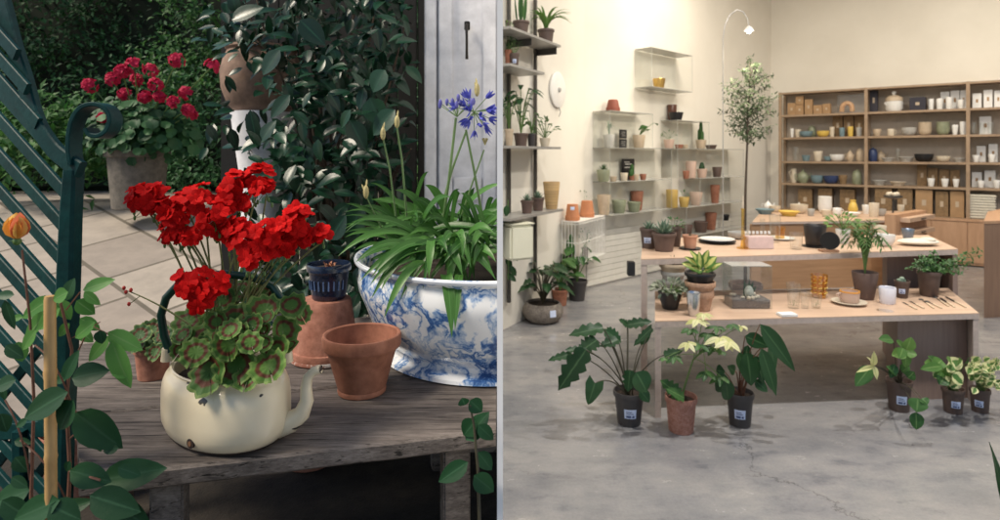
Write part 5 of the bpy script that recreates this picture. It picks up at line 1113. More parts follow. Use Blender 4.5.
potted('seedling with thin stem in front of the wall above the wire basket', Vector((*onA(584, .05), .911)), 3, 4, terra, 'bush', 9, 24, lf_mid, 8)

# ---- floor plants at the back left
fp = thing('planter_bowl', 'round grey stone bowl planter with philodendron and white tag on the floor', 'planter', onplane(543, 325, 0, 14))
c = fp.location; k = c.y/F; B().lathe([(.001, 0), (13*k, 0), (18*k, 4*k), (20.5*k, 10*k), (19.5*k, 15*k), (17*k, 19*k), (16*k, 19*k), (17*k, 14*k), (.001, 14*k)], c, 40).done('bowl', stone_pot, fp)
B().lathe([(.001, 16.5*k), (16.2*k, 16.5*k)], c, 24).done('soil', soil, fp); foliage('broad', c+Vector((0, 0, .17)), 62*k, 44*k, lf_phil, fp, 22, stem_dark)
sticker(c+Vector((0, 0, 8*k)), 19.8*k, 20.8*k, 8*k, fp, .16, .5, .8, off=.5, lines=False)
potted('terracotta pot with leafy plant right behind the grey stone bowl', onplane(560, 307, 0, 8), 17, 16, terra, 'broad', 44, 40, lf_mid, 14)
potted('dark pot with light green leafy plant near the foot of the wall', onplane(577, 302, 0, 9), 21, 20, dark_pot, 'broad', 46, 42, lf_mid, 20)
potted('small empty terracotta bowl on the floor by the wall', onplane(604, 279, 0, 5), 16, 9, terra, None, rim=False, name='pot', cat='pot')
potted('small black crumpled pot on the floor by the wall', onplane(613, 275, 0, 5), 13, 10, black_cer, None, rim=False, name='pot', cat='pot')
bx_ = thing('black_speaker', 'small black box stacked on another beside the tall table leg', 'box', onplane(635, 271, 0)); c = bx_.location
B().box(c+Vector((0, 0, .11)), (.16, .14, .21), .3, .01).box(c+Vector((0, 0, .30)), (.14, .13, .16), .2, .01).done('body', black_cer, bx_); B().box(c+Vector((0, -.073, .12)), (.10, .006, .12), .3, .003).done('front_grille', dark_pot, bx_)

# ---- foreground floor plants -------------------------------------------
def leafto(lv, st, root, lx0, ly0, lx1, ly1, W, Yl, shape='oval', Ye=None, up=Vector((0, -.75, .8)), wob=.03, sr=.003, curve=.12, bend=None, mi=0, fold=.2):
    """stem from the soil to the leaf base pixel, blade from there to the tip pixel"""
    a = P(lx0, ly0, Yl); e = P(lx1, ly1, Ye if Ye else Yl-.03); d = e-a
    mid = root.lerp(a, .5)+Vector((0, 0, bend if bend is not None else .06)); st.tube(bez(root+Vector((rnd(-.02, .02), rnd(-.02, .02), 0)), mid, a, 7), [sr, sr*.6], 6)
    lv.leaf(a, d, up+Vector((rnd(-.2, .2), 0, rnd(-.2, .2))), d.length, W/F*Yl, curve=curve, fold=fold, shape=shape, seg=8, mi=mi, wave=wob)
GF = 'plants standing on the concrete floor'
def floorpot(label, px, yb, w_, h_, m, taper=.72, stick=True, soff=.1):
    c = onplane(px, yb, 0, w_*taper/2); t, c, r, h = potted(label, c, w_, h_-3, m, 'none', stick=stick, taper=taper, soff=soff, group=GF); return t, c+Vector((0, 0, h*.86)), c.y, r, h
t, root, Y, r, h = floorpot('philodendron with long lobed leaves in charcoal pot left of the tables', 629, 428, 32, 36, dark_pot)
lv = B(); st = B()
for q in ((603, 328, 569, 333, 17, 3.6, 'lobed'), (606, 331, 622, 342, 16, 3.7, 'lobed'), (604, 333, 616, 331, 12, 3.8, 'lobed'), (597, 340, 578, 352, 22, 3.55, 'lobed'), (586, 350, 557, 391, 25, 3.45, 'lobed'), (572, 354, 548, 359, 10, 3.6, 'lobed'), (588, 352, 566, 348, 12, 3.5, 'lobed'), (595, 383, 588, 405, 20, 3.45, 'heart'), (627, 325, 652, 320, 13, 3.85, 'lobed'), (628, 326, 620, 319, 10, 3.85, 'lobed'), (652, 328, 633, 345, 10, 3.8, 'lobed'), (641, 345, 651, 325, 9, 3.85, 'oval'),
          (664, 355, 682, 350, 12, 3.6, 'lobed'), (636, 372, 648, 392, 24, 3.5, 'oval'), (630, 370, 628, 392, 16, 3.55, 'lobed'), (640, 390, 650, 402, 12, 3.6, 'oval'), (618, 340, 600, 345, 14, 3.65, 'lobed')):
    leafto(lv, st, root, q[0], q[1], q[2], q[3], q[4]*.98, q[5], q[6], bend=.09, sr=.0045)
lv.done('leaves', lf_phil, t); st.done('stems', stem_dark, t)
t, root, Y, r, h = floorpot('variegated schefflera in speckled pink terracotta pot before the table leg', 681, 436, 33, 38, spotted('speckled_pink_clay', (.30, .13, .09), (.42, .22, .17), .4, .65, 50, .75), .76, False)
lv = B(); st = B(); trunk = [root, P(685, 385, 3.62), P(693, 360, 3.6), P(708, 344, 3.58)]; st.tube(trunk, [.008, .004], 8)
def umbrella(c, n, L, m_i=0):
    for i in range(n):
        a = i*2*math.pi/n+rnd(-.2, .2); d = Vector((math.cos(a), math.sin(a)*.8-.15, -.25+rnd(-.2, .3))); lv.leaf(c, d, Vector((0, -.5, 1)), L*rnd(.8, 1.1), L*.42, curve=.25, mi=m_i)
for (x, y, Yq, L, mi_) in ((697, 320, 3.6, .085, 1), (704, 314, 3.62, .06, 1), (690, 330, 3.55, .07, 0), (688, 343, 3.5, .07, 1), (708, 334, 3.6, .08, 0), (720, 338, 3.5, .10, 1), (729, 342, 3.45, .09, 1), (717, 327, 3.6, .07, 0), (733, 325, 3.65, .06, 0), (741, 326, 3.7, .05, 1), (675, 357, 3.5, .06, 0), (706, 372, 3.5, .08, 0), (721, 377, 3.48, .075, 0), (712, 348, 3.55, .07, 0), (700, 345, 3.5, .07, 0), (722, 352, 3.6, .035, 0), (665, 358, 3.55, .05, 0)):
    c = P(x, y, Yq); umbrella(c, 6, L, mi_); s0 = trunk[3].lerp(trunk[2], rnd(0, 1)); st.tube(bez(s0, (s0+c)/2+Vector((0, 0, .03)), c, 5), .0025, 5)
leafto(lv, st, root, 680, 396, 662, 380, 18, 3.55, 'lobed', mi=0); leafto(lv, st, root, 684, 398, 668, 388, 14, 3.5, 'lobed', mi=0)
lv.done('leaves', [lf_mid, lf_yel], t); st.done('stems', stem_green, t)
B().box(P(682, 395, 3.5), (.12, .003, .02), .4, 0, ry=.3).done('dry_leaf', mat('dry_leaf', (.35, .15, .07), .8), t) if False else None
t, root, Y, r, h = floorpot('plant with long hanging ribbed leaves in charcoal pot under the table edge', 740, 429, 29, 36, dark_pot, .74, soff=.0)
lv = B(); st = B()
for q in ((747, 352, 752, 386, 19, 3.5), (739, 352, 745, 378, 11, 3.55), (756, 356, 764, 384, 13, 3.6), (761, 348, 778, 397, 13, 3.4), (760, 324, 797, 372, 15, 3.45), (745, 336, 770, 347, 13, 3.55), (770, 342, 776, 372, 10, 3.7), (722, 392, 720, 372, 16, 3.55), (728, 400, 726, 376, 14, 3.5), (716, 370, 725, 372, 11, 3.6), (755, 380, 768, 392, 10, 3.6), (735, 372, 728, 366, 9, 3.6), (762, 360, 772, 390, 9, 3.5), (748, 345, 742, 370, 9, 3.65)):
    leafto(lv, st, root, q[0], q[1], q[2], q[3], q[4]*1.15, q[5], 'lance' if q[4] < 16 else 'oval', bend=.10, sr=.004, up=Vector((.1, -1, .25)), curve=.06)
lv.done('leaves', lf_phil, t); st.done('stems', stem_red, t)
t, root, Y, r, h = floorpot('trailing plant with one pale leaf and star shoots in brown pot before the inner cabinet', 899, 414, 28, 33, brown_pot, .76, soff=.25)
lv = B(); st = B()
for q in ((905, 352, 907, 368, 10, 3.7, 0), (905, 352, 893, 355, 11, 3.7, 0), (904, 350, 898, 340, 10, 3.7, 0), (906, 350, 912, 338, 12, 3.7, 0), (906, 353, 917, 354, 10, 3.7, 0), (903, 348, 900, 358, 9, 3.65, 0), (893, 340, 880, 338, 9, 3.8, 2), (871, 366, 856, 386, 13, 3.6, 2), (918, 398, 917, 412, 16, 3.4, 2), (916, 412, 917, 430, 12, 3.4, 2), (922, 398, 928, 404, 9, 3.4, 2), (897, 375, 888, 366, 9, 3.7, 2), (902, 372, 909, 366, 10, 3.7, 2), (895, 364, 891, 378, 8, 3.7, 2), (908, 378, 914, 372, 9, 3.65, 2)):
    leafto(lv, st, root, q[0], q[1], q[2], q[3], q[4]*1.1, q[5], 'oval', mi=q[6], bend=.05)
for q in ((874, 366, 857, 371, 5, 3.55), (874, 366, 878, 380, 6, 3.55), (873, 366, 875, 352, 7, 3.55), (875, 365, 868, 356, 4, 3.55)): leafto(lv, st, root, *q[:4], q[4], q[5], 'lance', mi=1, bend=.04)
lv.done('leaves', [lf_light, lf_yel, lf_mid], t); st.done('stems', stem_dark, t)
t, root, Y, r, h = floorpot('cream-edged leafy plant in brown pot, left of the two at the right edge', 953, 416, 25, 27, brown_pot, .78, soff=.3)
lv = B(); st = B()
for q in ((938, 366, 926, 362, 9, 0), (940, 367, 930, 356, 9, 2), (942, 366, 922, 368, 8, 0), (945, 372, 934, 376, 15, 1), (950, 366, 962, 360, 11, 1), (952, 374, 964, 384, 13, 1), (950, 370, 958, 376, 14, 0), (947, 376, 948, 386, 12, 1), (952, 364, 948, 358, 9, 0), (942, 360, 935, 366, 10, 0), (944, 378, 940, 384, 10, 2), (958, 364, 960, 358, 6, 0), (946, 366, 956, 370, 12, 1), (940, 372, 946, 366, 12, 0), (955, 380, 952, 388, 10, 1), (966, 362, 970, 358, 8, 2)):
    leafto(lv, st, root, *q[:4], q[4]*1.25, 3.65+rnd(-.07, .07), 'oval', mi=q[5], bend=.03)
lv.done('leaves', [lf_light, lf_var, lf_mid], t); st.done('stems', stem_green, t)
t, root, Y, r, h = floorpot('bushy cream-variegated plant in brown pot, rightmost on the floor', 980, 415, 23, 26, brown_pot, .78, soff=-.1)
lv = B(); st = B()
for i in range(52):
    x, y = 983+rnd(-13, 15), 378+rnd(-17, 12); a = rnd(0, 6.3); leafto(lv, st, root, x, y, x+math.cos(a)*7, y+math.sin(a)*6, rnd(6, 9), 3.72+rnd(-.1, .1), 'oval', bend=.02, sr=.002)
lv.done('leaves', lf_var, t); st.done('stems', stem_green, t)
# dark leaf entering at the right edge
el = thing('leafy_plant', 'tall dark plant just entering the frame at the lower right edge', 'plant', Vector((P(1048, 520, 2.6).x, 2.6, 0))); c = el.location
B().lathe(pot_prof(.11, .08, .2), c, 24).done('pot', dark_pot, el); lv = B(); st = B()
for q in ((1006, 524, 1000, 446, 12, 2.6), (1016, 500, 1016, 430, 16, 2.65), (1020, 520, 1034, 470, 16, 2.6)): leafto(lv, st, c+Vector((0, 0, .18)), *q[:4], q[4], q[5], 'lance', bend=.02)
lv.done('leaves', lf_phil, el); st.done('stems', stem_green, el)

# ---- lower table things
def L_at(px, yb, rb=0): p_ = onplane(px, yb, LOWZ, rb); p_.z += .001; return p_
def U_at(px, yb, rb=0): p_ = onplane(px, yb, UPZ, rb); p_.z += .001; return p_
t, c, r, h = potted('black faceted planter with speckled trailing succulent on the lower table', L_at(670, 311, 9), 25, 17, black_cer, 'none', taper=.62, rim=False)
foliage('bush', c+Vector((0, 0, h*.8)), 30/F*c.y, 12/F*c.y, leafmat('speckled_leaf', (.05, .08, .05), (.35, .38, .28)), t, 90)
t = thing('steel_cup', 'tapered brushed steel cup on the lower table', 'cup', L_at(693.5, 317, 5)); k = t.location.y/F
B().lathe(simple_prof(7*k, 5*k, 23*k, .08, .02), t.location, 36).done('body', steel, t); B().lathe([(7*k, 22.3*k), (7.4*k, 22.6*k), (7.4*k, 23.3*k), (6.8*k, 23.4*k)], t.location, 36).done('rim', steel, t)
# stacks
def stackpots(label, px, yb, specs, top=None):
    c = L_at(px, yb, specs[0][0]*.35); k = c.y/F; t = thing('pot_stack', label, 'pot stack', c); z = 0
    for (w_, h_, m_, tp_2) in specs: B().lathe(pot_prof(w_/2*k, w_/2*k*tp_2, h_*k, .35), c+Vector((0, 0, z*k)), 32).done('pot', m_, t); z += h_*.72
    return t, c+Vector((0, 0, (z+1)*k)), k
t, top, k = stackpots('stack of beige and grey pots with small plant on the lower table', 673, 302, [(22, 12, beige_cer, .78), (22, 12, grey_cer, .78), (24, 12, grey_cer, .78), (27, 11, beige_cer, .78)])
foliage('rosette', top, 20*k, 14*k, lf_phil, t, 16)
t, top, k = stackpots('stack of two terracotta pots on the lower table behind the steel cup', 700, 312, [(27, 20, spotted('pale_terracotta', (.44, .25, .15), (.55, .36, .25), .35, .7, 20, .8), .72), (30, 14, MATS['pale_terracotta'], .75)])
c = top; t2 = thing('potted_plant', 'black glazed pot with broad pale green plant on the terracotta stack', 'plant', c); B().lathe(pot_prof(15*k, 11*k, 12*k, .3), c, 32).done('pot', black_cer, t2); B().lathe([(.001, 9*k), (13*k, 9.5*k)], c, 20).done('soil', soil, t2)
lv = B(); st = B()
for q in ((700, 270, 683, 262, 12), (702, 268, 692, 250, 10), (704, 268, 716, 256, 12), (703, 272, 722, 262, 8), (700, 270, 700, 252, 9), (702, 270, 690, 268, 10), (705, 270, 712, 266, 10), (698, 266, 686, 256, 8), (703, 265, 708, 250, 8)): leafto(lv, st, c+Vector((0, 0, 9*k)), *q[:4], q[4], c.y-.02, 'oval', bend=.02, mi=0)
lv.done('leaves', lf_varc, t2); st.done('stems', stem_green, t2)
# terrarium
c = L_at(752, 309); k = c.y/F; W_, D_, H_ = 40*k, .17, 42*k
t = thing('terrarium', 'clear acrylic terrarium box with gravel, cactus and white stone', 'terrarium', c); x0, y0 = c.x-W_/2, c.y
for (cx_, cy_, sx_, sy_, nm) in ((c.x, y0, W_, .005, 'glass_panel'), (c.x, y0+D_, W_, .005, 'glass_panel'), (x0, y0+D_/2, .005, D_-.006, 'glass_panel'), (x0+W_, y0+D_/2, .005, D_-.006, 'glass_panel')): B().box((cx_, cy_, c.z+H_/2), (sx_, sy_, H_)).done(nm, acryl, t, smooth=False)
B().box((c.x, y0+D_/2, c.z+H_+.003), (W_+.004, D_+.004, .005)).done('lid', acryl_e, t, smooth=False)
B().box((c.x, y0+D_/2, c.z+.03), (W_-.014, D_-.014, .058), 0, .004).done('gravel', spotted('dark_gravel', (.06, .05, .045), (.30, .26, .24), .42, .6, 160, .9, .8), t)
bb = B(); [bb.leaf((c.x+rnd(-.02, .03), y0+D_/2+rnd(-.03, .03), c.z+.06), Vector((rnd(-.2, 1), rnd(-.3, .3), 1)), (0, -1, 0), rnd(.06, .13), .02, shape='lance', seg=5) for _ in range(12)]; bb.done('spiky_plant', lf_phil, t)
B().ball((c.x+.005, y0+.06, c.z+.10), .030, 12, sz=1.5).done('white_stone', mat('white_cactus', (.45, .48, .42), .8, var=.3, scale=60), t)
bb = B(); [bb.ball((c.x+rnd(-.1, .1), y0+rnd(.02, .14), c.z+.068), rnd(.008, .016), 8) for _ in range(12)]; bb.done('pebbles', cream_cer, t)
# napkin, glassware
c = L_at(789, 317); t = B().box(c+Vector((0, .03, .006)), (.11, .075, .011), .08, .003).box(c+Vector((.002, .03, .014)), (.105, .07, .004), .14, .001).done('napkin', paperw); tag(t, 'small folded white napkin on the lower table front edge', 'napkin')
def glassmug(px, yb, w_, h_, label, m=glass, handle=True):
    c = L_at(px, yb, w_*.3); k = c.y/F; t = thing('glass_mug', label, 'glass', c, 'glassware on the lower table'); B().lathe(simple_prof(w_/2*k, w_/2*k*.8, h_*k, .06, .1), c, 28).done('body', m, t)
    if handle: B().tube([c+Vector((w_*.48*k, 0, h_*.85*k)), c+Vector((w_*.95*k, 0, h_*.8*k)), c+Vector((w_*.95*k, 0, h_*.35*k)), c+Vector((w_*.42*k, 0, h_*.2*k))], .004, 6).done('handle', m, t)
    return c, k, t
c, k, t = glassmug(793.5, 309, 13, 25, 'tall clear glass mug with handle beside the terrarium'); foliage('bush', c+Vector((0, 0, 2*k)), 5*k, 6*k, lf_mid, t, 10)
c, k, t = glassmug(816, 309, 11, 14, 'short clear glass with a sprig at the front of the amber vase', handle=False); foliage('bush', c+Vector((0, 0, 2*k)), 5*k, 6*k, lf_mid, t, 10)
glassmug(805, 309, 9, 17, 'slim clear glass beside the handled mug', handle=False)
c = L_at(819, 299, 6); k = c.y/F; t = thing('amber_vase', 'patterned amber glass vase on the lower table', 'vase', c, 'glassware on the lower table'); B().lathe(simple_prof(8*k, 6.5*k, 23*k, .06, .1), c, 28).done('body', amber, t)
bb = B(); [bb.tube([c+Vector((math.cos(a_)*7.2*k, math.sin(a_)*7.2*k, z_*k)), c+Vector((math.cos(a_+.4)*7.4*k, math.sin(a_+.4)*7.4*k, (z_+1)*k))], .0035, 5) for a_ in [i*.7 for i in range(9)] for z_ in (5, 10, 15, 19)]; bb.done('gold_dots', yellow_cer, t)
# pink cup on plate
c = L_at(849, 308, 16); k = c.y/F; t = thing('plate', 'round cream plate under the blush cup on the lower table', 'plate', c); B().lathe([(.001, 0), (9*k, 0), (10*k, 1*k), (16*k, 2.4*k), (16*k, 3*k), (9.5*k, 1.8*k), (.001, 1.6*k)], c, 40).done('body', cream_cer, t)
c2_ = c+Vector((.005, 0, 2.0*k)); t = thing('cup', 'blush pink cup with orange rim standing on the cream plate', 'cup', c2_); B().lathe(simple_prof(9*k, 8.2*k, 11*k, .1, .08), c2_, 36).done('body', pink_cer, t); B().lathe([(9.1*k, 9.8*k), (9.2*k, 10.8*k), (8.9*k, 11.4*k), (8*k, 11.2*k)], c2_, 36).done('rim', mat('orange_glaze', (.70, .32, .06), .3), t); B().tube([c2_+Vector((-8.5*k, 0, 9*k)), c2_+Vector((-13*k, 0, 8*k)), c2_+Vector((-8.4*k, 0, 2*k))], .006, 6).done('handle', pink_cer, t)
# palm
t, c, r, h = potted('feathery palm in matt taupe pot in the middle of the lower table', L_at(865, 301, 9), 28, 27, taupe, 'none', taper=.68, rim=False); foliage('palm', c+Vector((0, 0, h*.86)), 52/F*c.y, 62/F*c.y, leafmat('palm_leaf', (.05, .13, .04), (.15, .26, .09), rough=.45), t, 20)
c = L_at(887.5, 305, 7); k = c.y/F; t = thing('white_cup', 'plain white ceramic cup on the lower table', 'cup', c); B().lathe(simple_prof(7.6*k, 7*k, 16*k, .1, .05), c, 32).done('body', mat('bright_white_ceramic', (.72, .72, .78), .35, var=.02), t)
t, c, r, h = potted('small brown pot with cactus and blue sticker on the lower table', L_at(902, 299, 6), 17, 17, brown_pot, 'cactus', 12, 6, lf_succ, 4, stick=True)
t, c, r, h = potted('wide brown pot with feathery plant spilling right on the lower table', L_at(929, 298, 9), 26, 25, brown_pot, 'none', taper=.72)
lv = B(); st = B(); rt_ = c+Vector((0, 0, h*.85))
for (ex, ey) in ((905, 268), (912, 262), (918, 258), (925, 262), (934, 258), (943, 264), (950, 262), (960, 268), (973, 256), (968, 262), (975, 250), (938, 270), (956, 274), (922, 270), (930, 252)):
    e = P(ex+4, ey, c.y+rnd(-.1, .1)); pts = bez(rt_, rt_.lerp(e, .45)+Vector((0, 0, .05)), e, 8); st.tube(pts, .0022, 4)
    for p_ in pts[2:]:
        for _ in range(5): lv.leaf(p_+rv()*.01, rv()+Vector((0, -.2, .2)), Vector((0, -.6, 1)), .032, .016, seg=3)
lv.done('leaves', lf_mid, t); st.done('stems', stem_green, t)
# cutlery
cut = [(903, 307, 917, 314, 'fork'), (910, 306, 924, 313, 'fork'), (921, 304, 934, 313, 'spoon'), (927, 306, 942, 313, 'spoon'), (935, 302, 949, 311, 'spoon'), (941, 303, 955, 312, 'knife'), (947, 302, 966, 312, 'knife')]
hdl = mat('pale_wood_handle', (.74, .62, .45), .5, var=.12)
lbs = ['slim dark fork with pale handle, first from left in the cutlery row', 'second fork from left in the cutlery row', 'small spoon right of the two forks in the cutlery row', 'second spoon of the cutlery row', 'large dark ladle spoon of the cutlery row', 'dark knife left of the last in the cutlery row', 'longest dark knife at the right end of the cutlery row']
for (x0, y0, x1, y1, kd), lb in zip(cut, lbs):
    a, e = G(x0, y0-4, LOWZ)+Vector((0, 0, .006)), G(x1, y1-4, LOWZ)+Vector((0, 0, .006)); t = thing(kd, lb, kd, a, 'wooden handled cutlery on the lower table'); mid = a.lerp(e, .45)
    B().tube([mid, e], .0055, 6, flat=.8).done('handle', hdl, t)
    m_ = B(); m_.tube([a.lerp(mid, .25), mid-(e-a)*.004], .003, 6)
    if kd == 'spoon': m_.ball(a, .016, 12, sz=.25)
    elif kd == 'knife': m_.box(a.lerp(mid, .4), ((mid-a).length*1.1, .014, .002), math.atan2((e-a).y, (e-a).x), 0)
    else:
        n_ = (e-a).normalized().cross(Vector((0, 0, 1))); [m_.tube([a+n_*o_, a.lerp(mid, .35)+n_*o_], .0015, 4) for o_ in (-.007, 0, .007)]; m_.tube([a.lerp(mid, .32)-n_*.008, a.lerp(mid, .32)+n_*.008], .002, 4)
    m_.done('head', mat('dark_steel_cutlery', (.10, .10, .10), .35, .8), t)
c = L_at(885, 311); tag(B().tube([c, c+Vector((0, 0, .004))], .05, 24).done('glass_coaster', glass), 'clear round coaster in front of the white cup', 'coaster')

# ---- upper table things
potted('brown pot of grey-green succulent at the left end of the upper table', U_at(649, 249, 6), 19, 20, brown_pot, 'rosette', 22, 10, lf_succ, 22, stick=True, soff=-.2)
potted('taupe pot with silvery spiky succulent, front of the upper table group', U_at(664, 252, 7), 25, 18, taupe, 'rosette', 32, 20, lf_succ, 34, group=None)
potted('brown pot half hidden behind the silvery succulent', U_at(674, 247, 5), 17, 20, brown_pot, 'bush', 16, 10, lf_mid, 24)
c = U_at(690, 250.5, 9); k = c.y/F; t = thing('saucer', 'round black saucer under the small terracotta succulent pot', 'saucer', c); B().lathe([(.001, 0), (8*k, 0), (11*k, 1.2*k), (10.5*k, 1.4*k), (.001, .8*k)], c, 32).done('body', black_cer, t)
potted('small terracotta pot with succulent on the black saucer', c+Vector((0, 0, k)), 16, 13, mat('light_terracotta', (.52, .27, .17), .7), 'rosette', 8, 4, lf_phil, 12)
for (px, yb, w_, m_, lb) in ((717, 245, 36, black_cer, 'dark lower plate under the white plate on the upper table'), (717, 244, 34, white_cer, 'wide white plate on the upper table')):
    c = U_at(px, yb, w_*.42); k = c.y/F; c.z += .010 if m_ == white_cer else 0; t = thing('plate', lb, 'plate', c, 'plates on the upper table'); B().lathe([(.001, 0), (w_*.3*k, 0), (w_*.34*k, .5*k), (w_*.5*k, 1.6*k), (w_*.5*k, 2.2*k), (w_*.33*k, 1.0*k), (.001, .9*k)], c, 44).done('body', m_, t)
item('bowl', 'bowl', 'low pale grey bowl behind the white plate on the upper table', 'bowl', U_at(738, 240, 8), .085, .06, grey_cer)
c = U_at(743, 249, 3); k = c.y/F; t = thing('candlestick', 'tall slim amber glass candlestick on the upper table', 'candlestick', c); B().lathe([(.001, 0), (6*k, 0), (6*k, 1*k), (2.5*k, 2*k), (1.8*k, 8*k), (3*k, 10*k), (1.6*k, 13*k), (1.6*k, 38*k), (2.2*k, 40*k), (.001, 40*k)], c, 20).done('stem', amber, t); B().tube([c+Vector((0, 0, 40*k)), c+Vector((0, 0, 52*k))], .006, 10).done('candle', cream_cer, t)
# pink carton with white items
c = U_at(761, 249); k = c.y/F; t = thing('pink_box', 'blush pink box of white rolled papers on the upper table', 'box', c); B().box(c+Vector((0, .05, 6*k)), (26*k, .10, 12*k), .03, .003).done('carton', mat('pale_blush_card', (.66, .50, .47), .6), t); bb = B(); [bb.tube([c+Vector((x_*k, .05, 14.2*k)), c+Vector((x_*k, .05, 17*k))], .010, 10) for x_ in range(-13, 14, 4)]; bb.done('paper_rolls', white_cer, t)
c = U_at(780, 241, 10); item('plate', 'plate', 'white cake plate left of the black mug on the upper table', 'plate', c, .12, .018, white_cer); item('glass', 'glass_tumbler', 'clear tumbler standing on the white cake plate', 'glass', c+Vector((0, 0, .012)), .045, .10, amber)
for (px, w_, h_, lb) in ((796, 14, 17, 'stemmed clear glass left of the black mug'), (762.5, 5, 24, 'slim tall clear glass behind the pink box'), (775, 12, 28, 'tall clear glass cylinder behind the cake plate')):
    c = U_at(px, 250 if px == 796 else 243, w_*.3); k = c.y/F; item('glass', 'glass_tumbler', lb, 'glass', c, w_/2*k*.9, h_*k, glass, 'glasses on the upper table')
c = U_at(815, 248, 8); k = c.y/F; t = thing('black_mug', 'wide black ribbed stoneware mug on the upper table', 'mug', c); B().lathe(simple_prof(10.5*k, 8.5*k, 22*k, .1, .05), c, 36).done('body', mat('near_black_ribbed', (.02, .016, .015), .4, var=.3, scale=10, stretch=(8, 8, .3)), t); B().lathe([(.001, 0), (11*k, 0), (12*k, 1*k), (.001, 1*k)], c-Vector((0, 0, .0005)), 32).done('saucer', black_cer, t)
c = U_at(830, 252); k = c.y/F; t = thing('black_disc', 'round matt black disc vase on tan base on the upper table', 'vase', c); B().tube([c+Vector((0, .0, 11*k)), c+Vector((.010, .018, 11*k))], 8.8*k, 36).done('disc', mat('matt_black', (.006, .006, .006), .8), t); B().box(c+Vector((0, .02, 1*k)), (17*k, .07, 2*k), 0, .003).done('base', mat('tan_wood', (.36, .2, .12), .5), t)
potted('small white pot with light green leafy plant behind the black disc', U_at(843, 244, 5), 16, 14, white_cer, 'bush', 26, 16, lf_light, 46, rim=False)
item('bowl', 'bowl', 'white bowl right of the light green plant on the upper table', 'bowl', U_at(884, 247, 8), .08, .09, white_cer)
item('cup', 'tall_cup', 'tall white cup behind the palm on the upper table', 'cup', U_at(880, 240, 5), .05, .12, cream_cer)
c = U_at(918, 248, 18); k = c.y/F; t = thing('linen_cushion', 'cream linen cushion lying on the right end of the upper table', 'cushion', c); B().ball(c+Vector((0, 0, 3.5*k)), 20*k, 28, sy=.6, sz=.16).done('cushion', cloth, t); B().ball(c+Vector((8*k, -.02, 6*k)), 7*k, 14, sz=.3).done('folded_corner', cloth, t)
item('cup', 'glass_jar', 'small blue-grey metal jar behind the cushion on the upper table', 'jar', U_at(908, 240, 5), .05, .09, mat('blue_grey_metal', (.20, .24, .30), .3, .6))
B().box((UFL.x-.06, UFL.y+.05, UPZ-.075), (.05, .05, .10), 0, .004).done('table_clip', black_cer, ut)

# ---- far table crockery
GT = 'crockery on the far table'
far = [('plate', 765, 20, 5, teal_cer, 'flat green-grey platter'), ('bowl', 775, 12, 6, cream_cer, 'cream bowl'), ('teapot', 768, 9, 11, white_cer, 'white teapot'), ('plate', 789, 22, 5, yellow_cer, 'yellow oval platter'), ('bowl', 799, 18, 9, cream_cer, 'wide cream bowl'), ('teapot', 799, 9, 9, white_cer, 'small white pot'), ('cup', 811, 8, 7, grey_cer, 'grey cup'), ('stack', 825, 14, 17, white_cer, 'stack of white bowls'), ('cup', 826, 10, 7, cream_cer, 'cream cup'), ('mug', 837, 9, 7, white_cer, 'white mug'), ('vase', 853, 10, 14, yellow_cer, 'yellow vase'), ('plate', 853, 16, 4, white_cer, 'white saucer'), ('cup', 866, 8, 9, white_cer, 'white cup'), ('tall', 874, 10, 14, cream_cer, 'cream beaker'), ('bowl', 881, 10, 7, grey_cer, 'grey bowl'), ('stand', 893, 18, 22, steel_dark, 'cake stand of cream buns'), ('cup', 901, 7, 9, cream_cer, 'narrow cream cup')]
yb_ = [214, 212, 211, 216, 213.5, 211.2, 216, 213.5, 217, 215, 214, 216.5, 214, 217, 216, 216, 214]
for i, ((kd, px, w_, h_, m_, lb), y_) in enumerate(zip(far, yb_)):
    c = G(px, y_, TZ); c.z += .001; k = c.y/F; item(kd, KN[kd], '%s, %s from left on the far crockery table' % (lb, ORD[i]) if i < 15 else '%s near the right end of the far crockery table' % lb, KN[kd].replace('_', ' '), c, w_/2*k/1.1, h_*k, m_, GT, cream_cer if kd == 'stand' else None)

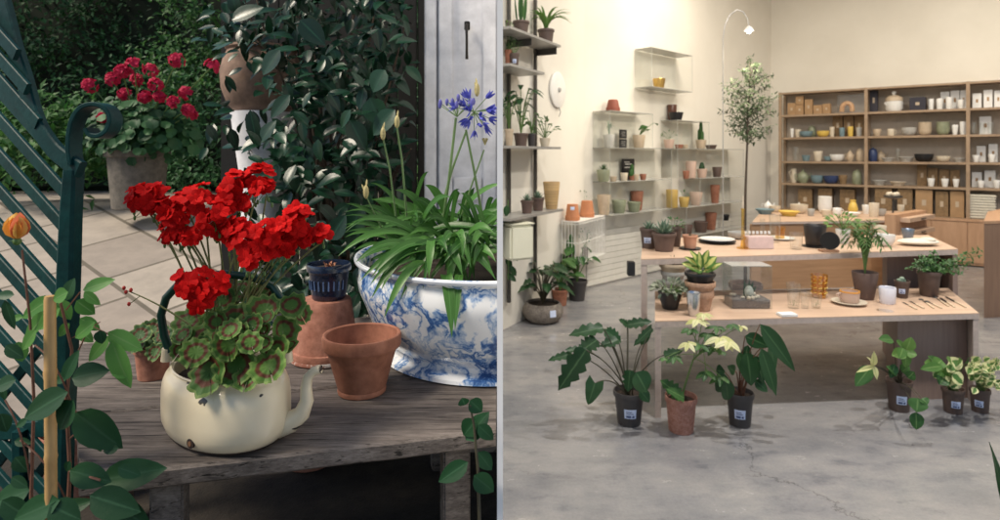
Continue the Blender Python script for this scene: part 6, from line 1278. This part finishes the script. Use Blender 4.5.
# ---- olive tree behind the tables
OY = 6.35; ot = thing('olive_tree', 'slender young olive tree rising behind the tables', 'tree', Vector((P(745.5, 0, OY).x, OY, 0))); c = ot.location
B().lathe(pot_prof(.17, .12, .30), c, 32).done('pot', taupe, ot); B().lathe([(.001, .26), (.145, .26)], c, 20).done('soil', soil, ot)
tk = [c+Vector((0, 0, .25)), P(745, 235, OY), P(745.5, 190, OY), P(747, 150, OY), P(748, 110, OY), P(750, 78, OY)]
B().tube(tk, [.020, .016, .014, .011, .007, .003], 8).done('trunk', bark, ot)
br_ = B(); lv = B()
tips = [(724, 98), (722, 112), (727, 122), (731, 130), (740, 133), (753, 132), (764, 134), (772, 128), (774, 112), (777, 98), (768, 86), (772, 76), (757, 64), (750, 58), (742, 70), (733, 82), (728, 90), (760, 105), (737, 110), (752, 92), (745, 120), (763, 120), (730, 105), (757, 78), (766, 98), (740, 95), (748, 78), (735, 120), (769, 106), (755, 112), (725, 86), (762, 72), (743, 104), (750, 128)]
for (x, y) in tips:
    e = P(x, y, OY+rnd(-.25, .25)); s0 = tk[3].lerp(tk[5], max(0, min(1, (150-y)/75-.15))); pts = bez(s0, (s0+e)/2+Vector((0, 0, .05)), e, 7); br_.tube(pts, [.005, .0015], 5)
    for p_ in pts[2:]:
        for _ in range(7): lv.leaf(p_+rv()*rnd(.01, .05), rv()+Vector((0, 0, .1)), Vector((rnd(-1, 1), -.5, 1)), rnd(.04, .065), .017, shape='lance', seg=3)
br_.done('branches', bark, ot); lv.done('crown', lf_olive, ot)

# ---- arc lamp (lit)
AY = 6.0; al = thing('arc_lamp', 'thin wire arc floor lamp with small lit bulb above the tables', 'lamp', Vector((P(723, 0, AY).x, AY, 0)))
c = al.location; ap = [c+Vector((0, 0, .02)), P(723, 230, AY), P(723, 150, AY), P(723, 60, AY), P(723, 38, AY), P(725, 25, AY), P(730, 15, AY), P(737, 10, AY), P(743, 12, AY), P(747, 18, AY), P(749, 27, AY)]
B().tube(ap, .0055, 8).done('pole', mat('pale_steel', (.45, .43, .40), .4, .5), al); B().lathe([(.001, 0), (.15, 0), (.15, .015), (.02, .02), (.001, .022)], c, 32).done('base', steel_dark, al)
hd_ = P(749, 31, AY); B().lathe([(.012, .045), (.03, .03), (.048, 0), (.045, 0), (.028, .026), (.010, .04)], hd_, 24).done('shade', white_metal, al)
m_b, nt_, b_ = newmat('lit_bulb'); b_.inputs['Emission Color'].default_value = (1, .93, .8, 1); b_.inputs['Emission Strength'].default_value = 9
B().ball(hd_-Vector((0, 0, .004)), .024, 14).done('bulb', m_b, al)
ld2 = bpy.data.lights.new('lamp_light', 'SPOT'); ld2.energy = 45; ld2.spot_size = R(130); ld2.spot_blend = .8; ld2.color = (1, .88, .68); ld2.shadow_soft_size = .03
lo = bpy.data.objects.new('lamp_light', ld2); COL.objects.link(lo); lo.location = hd_-Vector((0, 0, .06)); lo.rotation_euler = Vector((.35, -1, 1.1)).to_track_quat('Z', 'Y').to_euler()
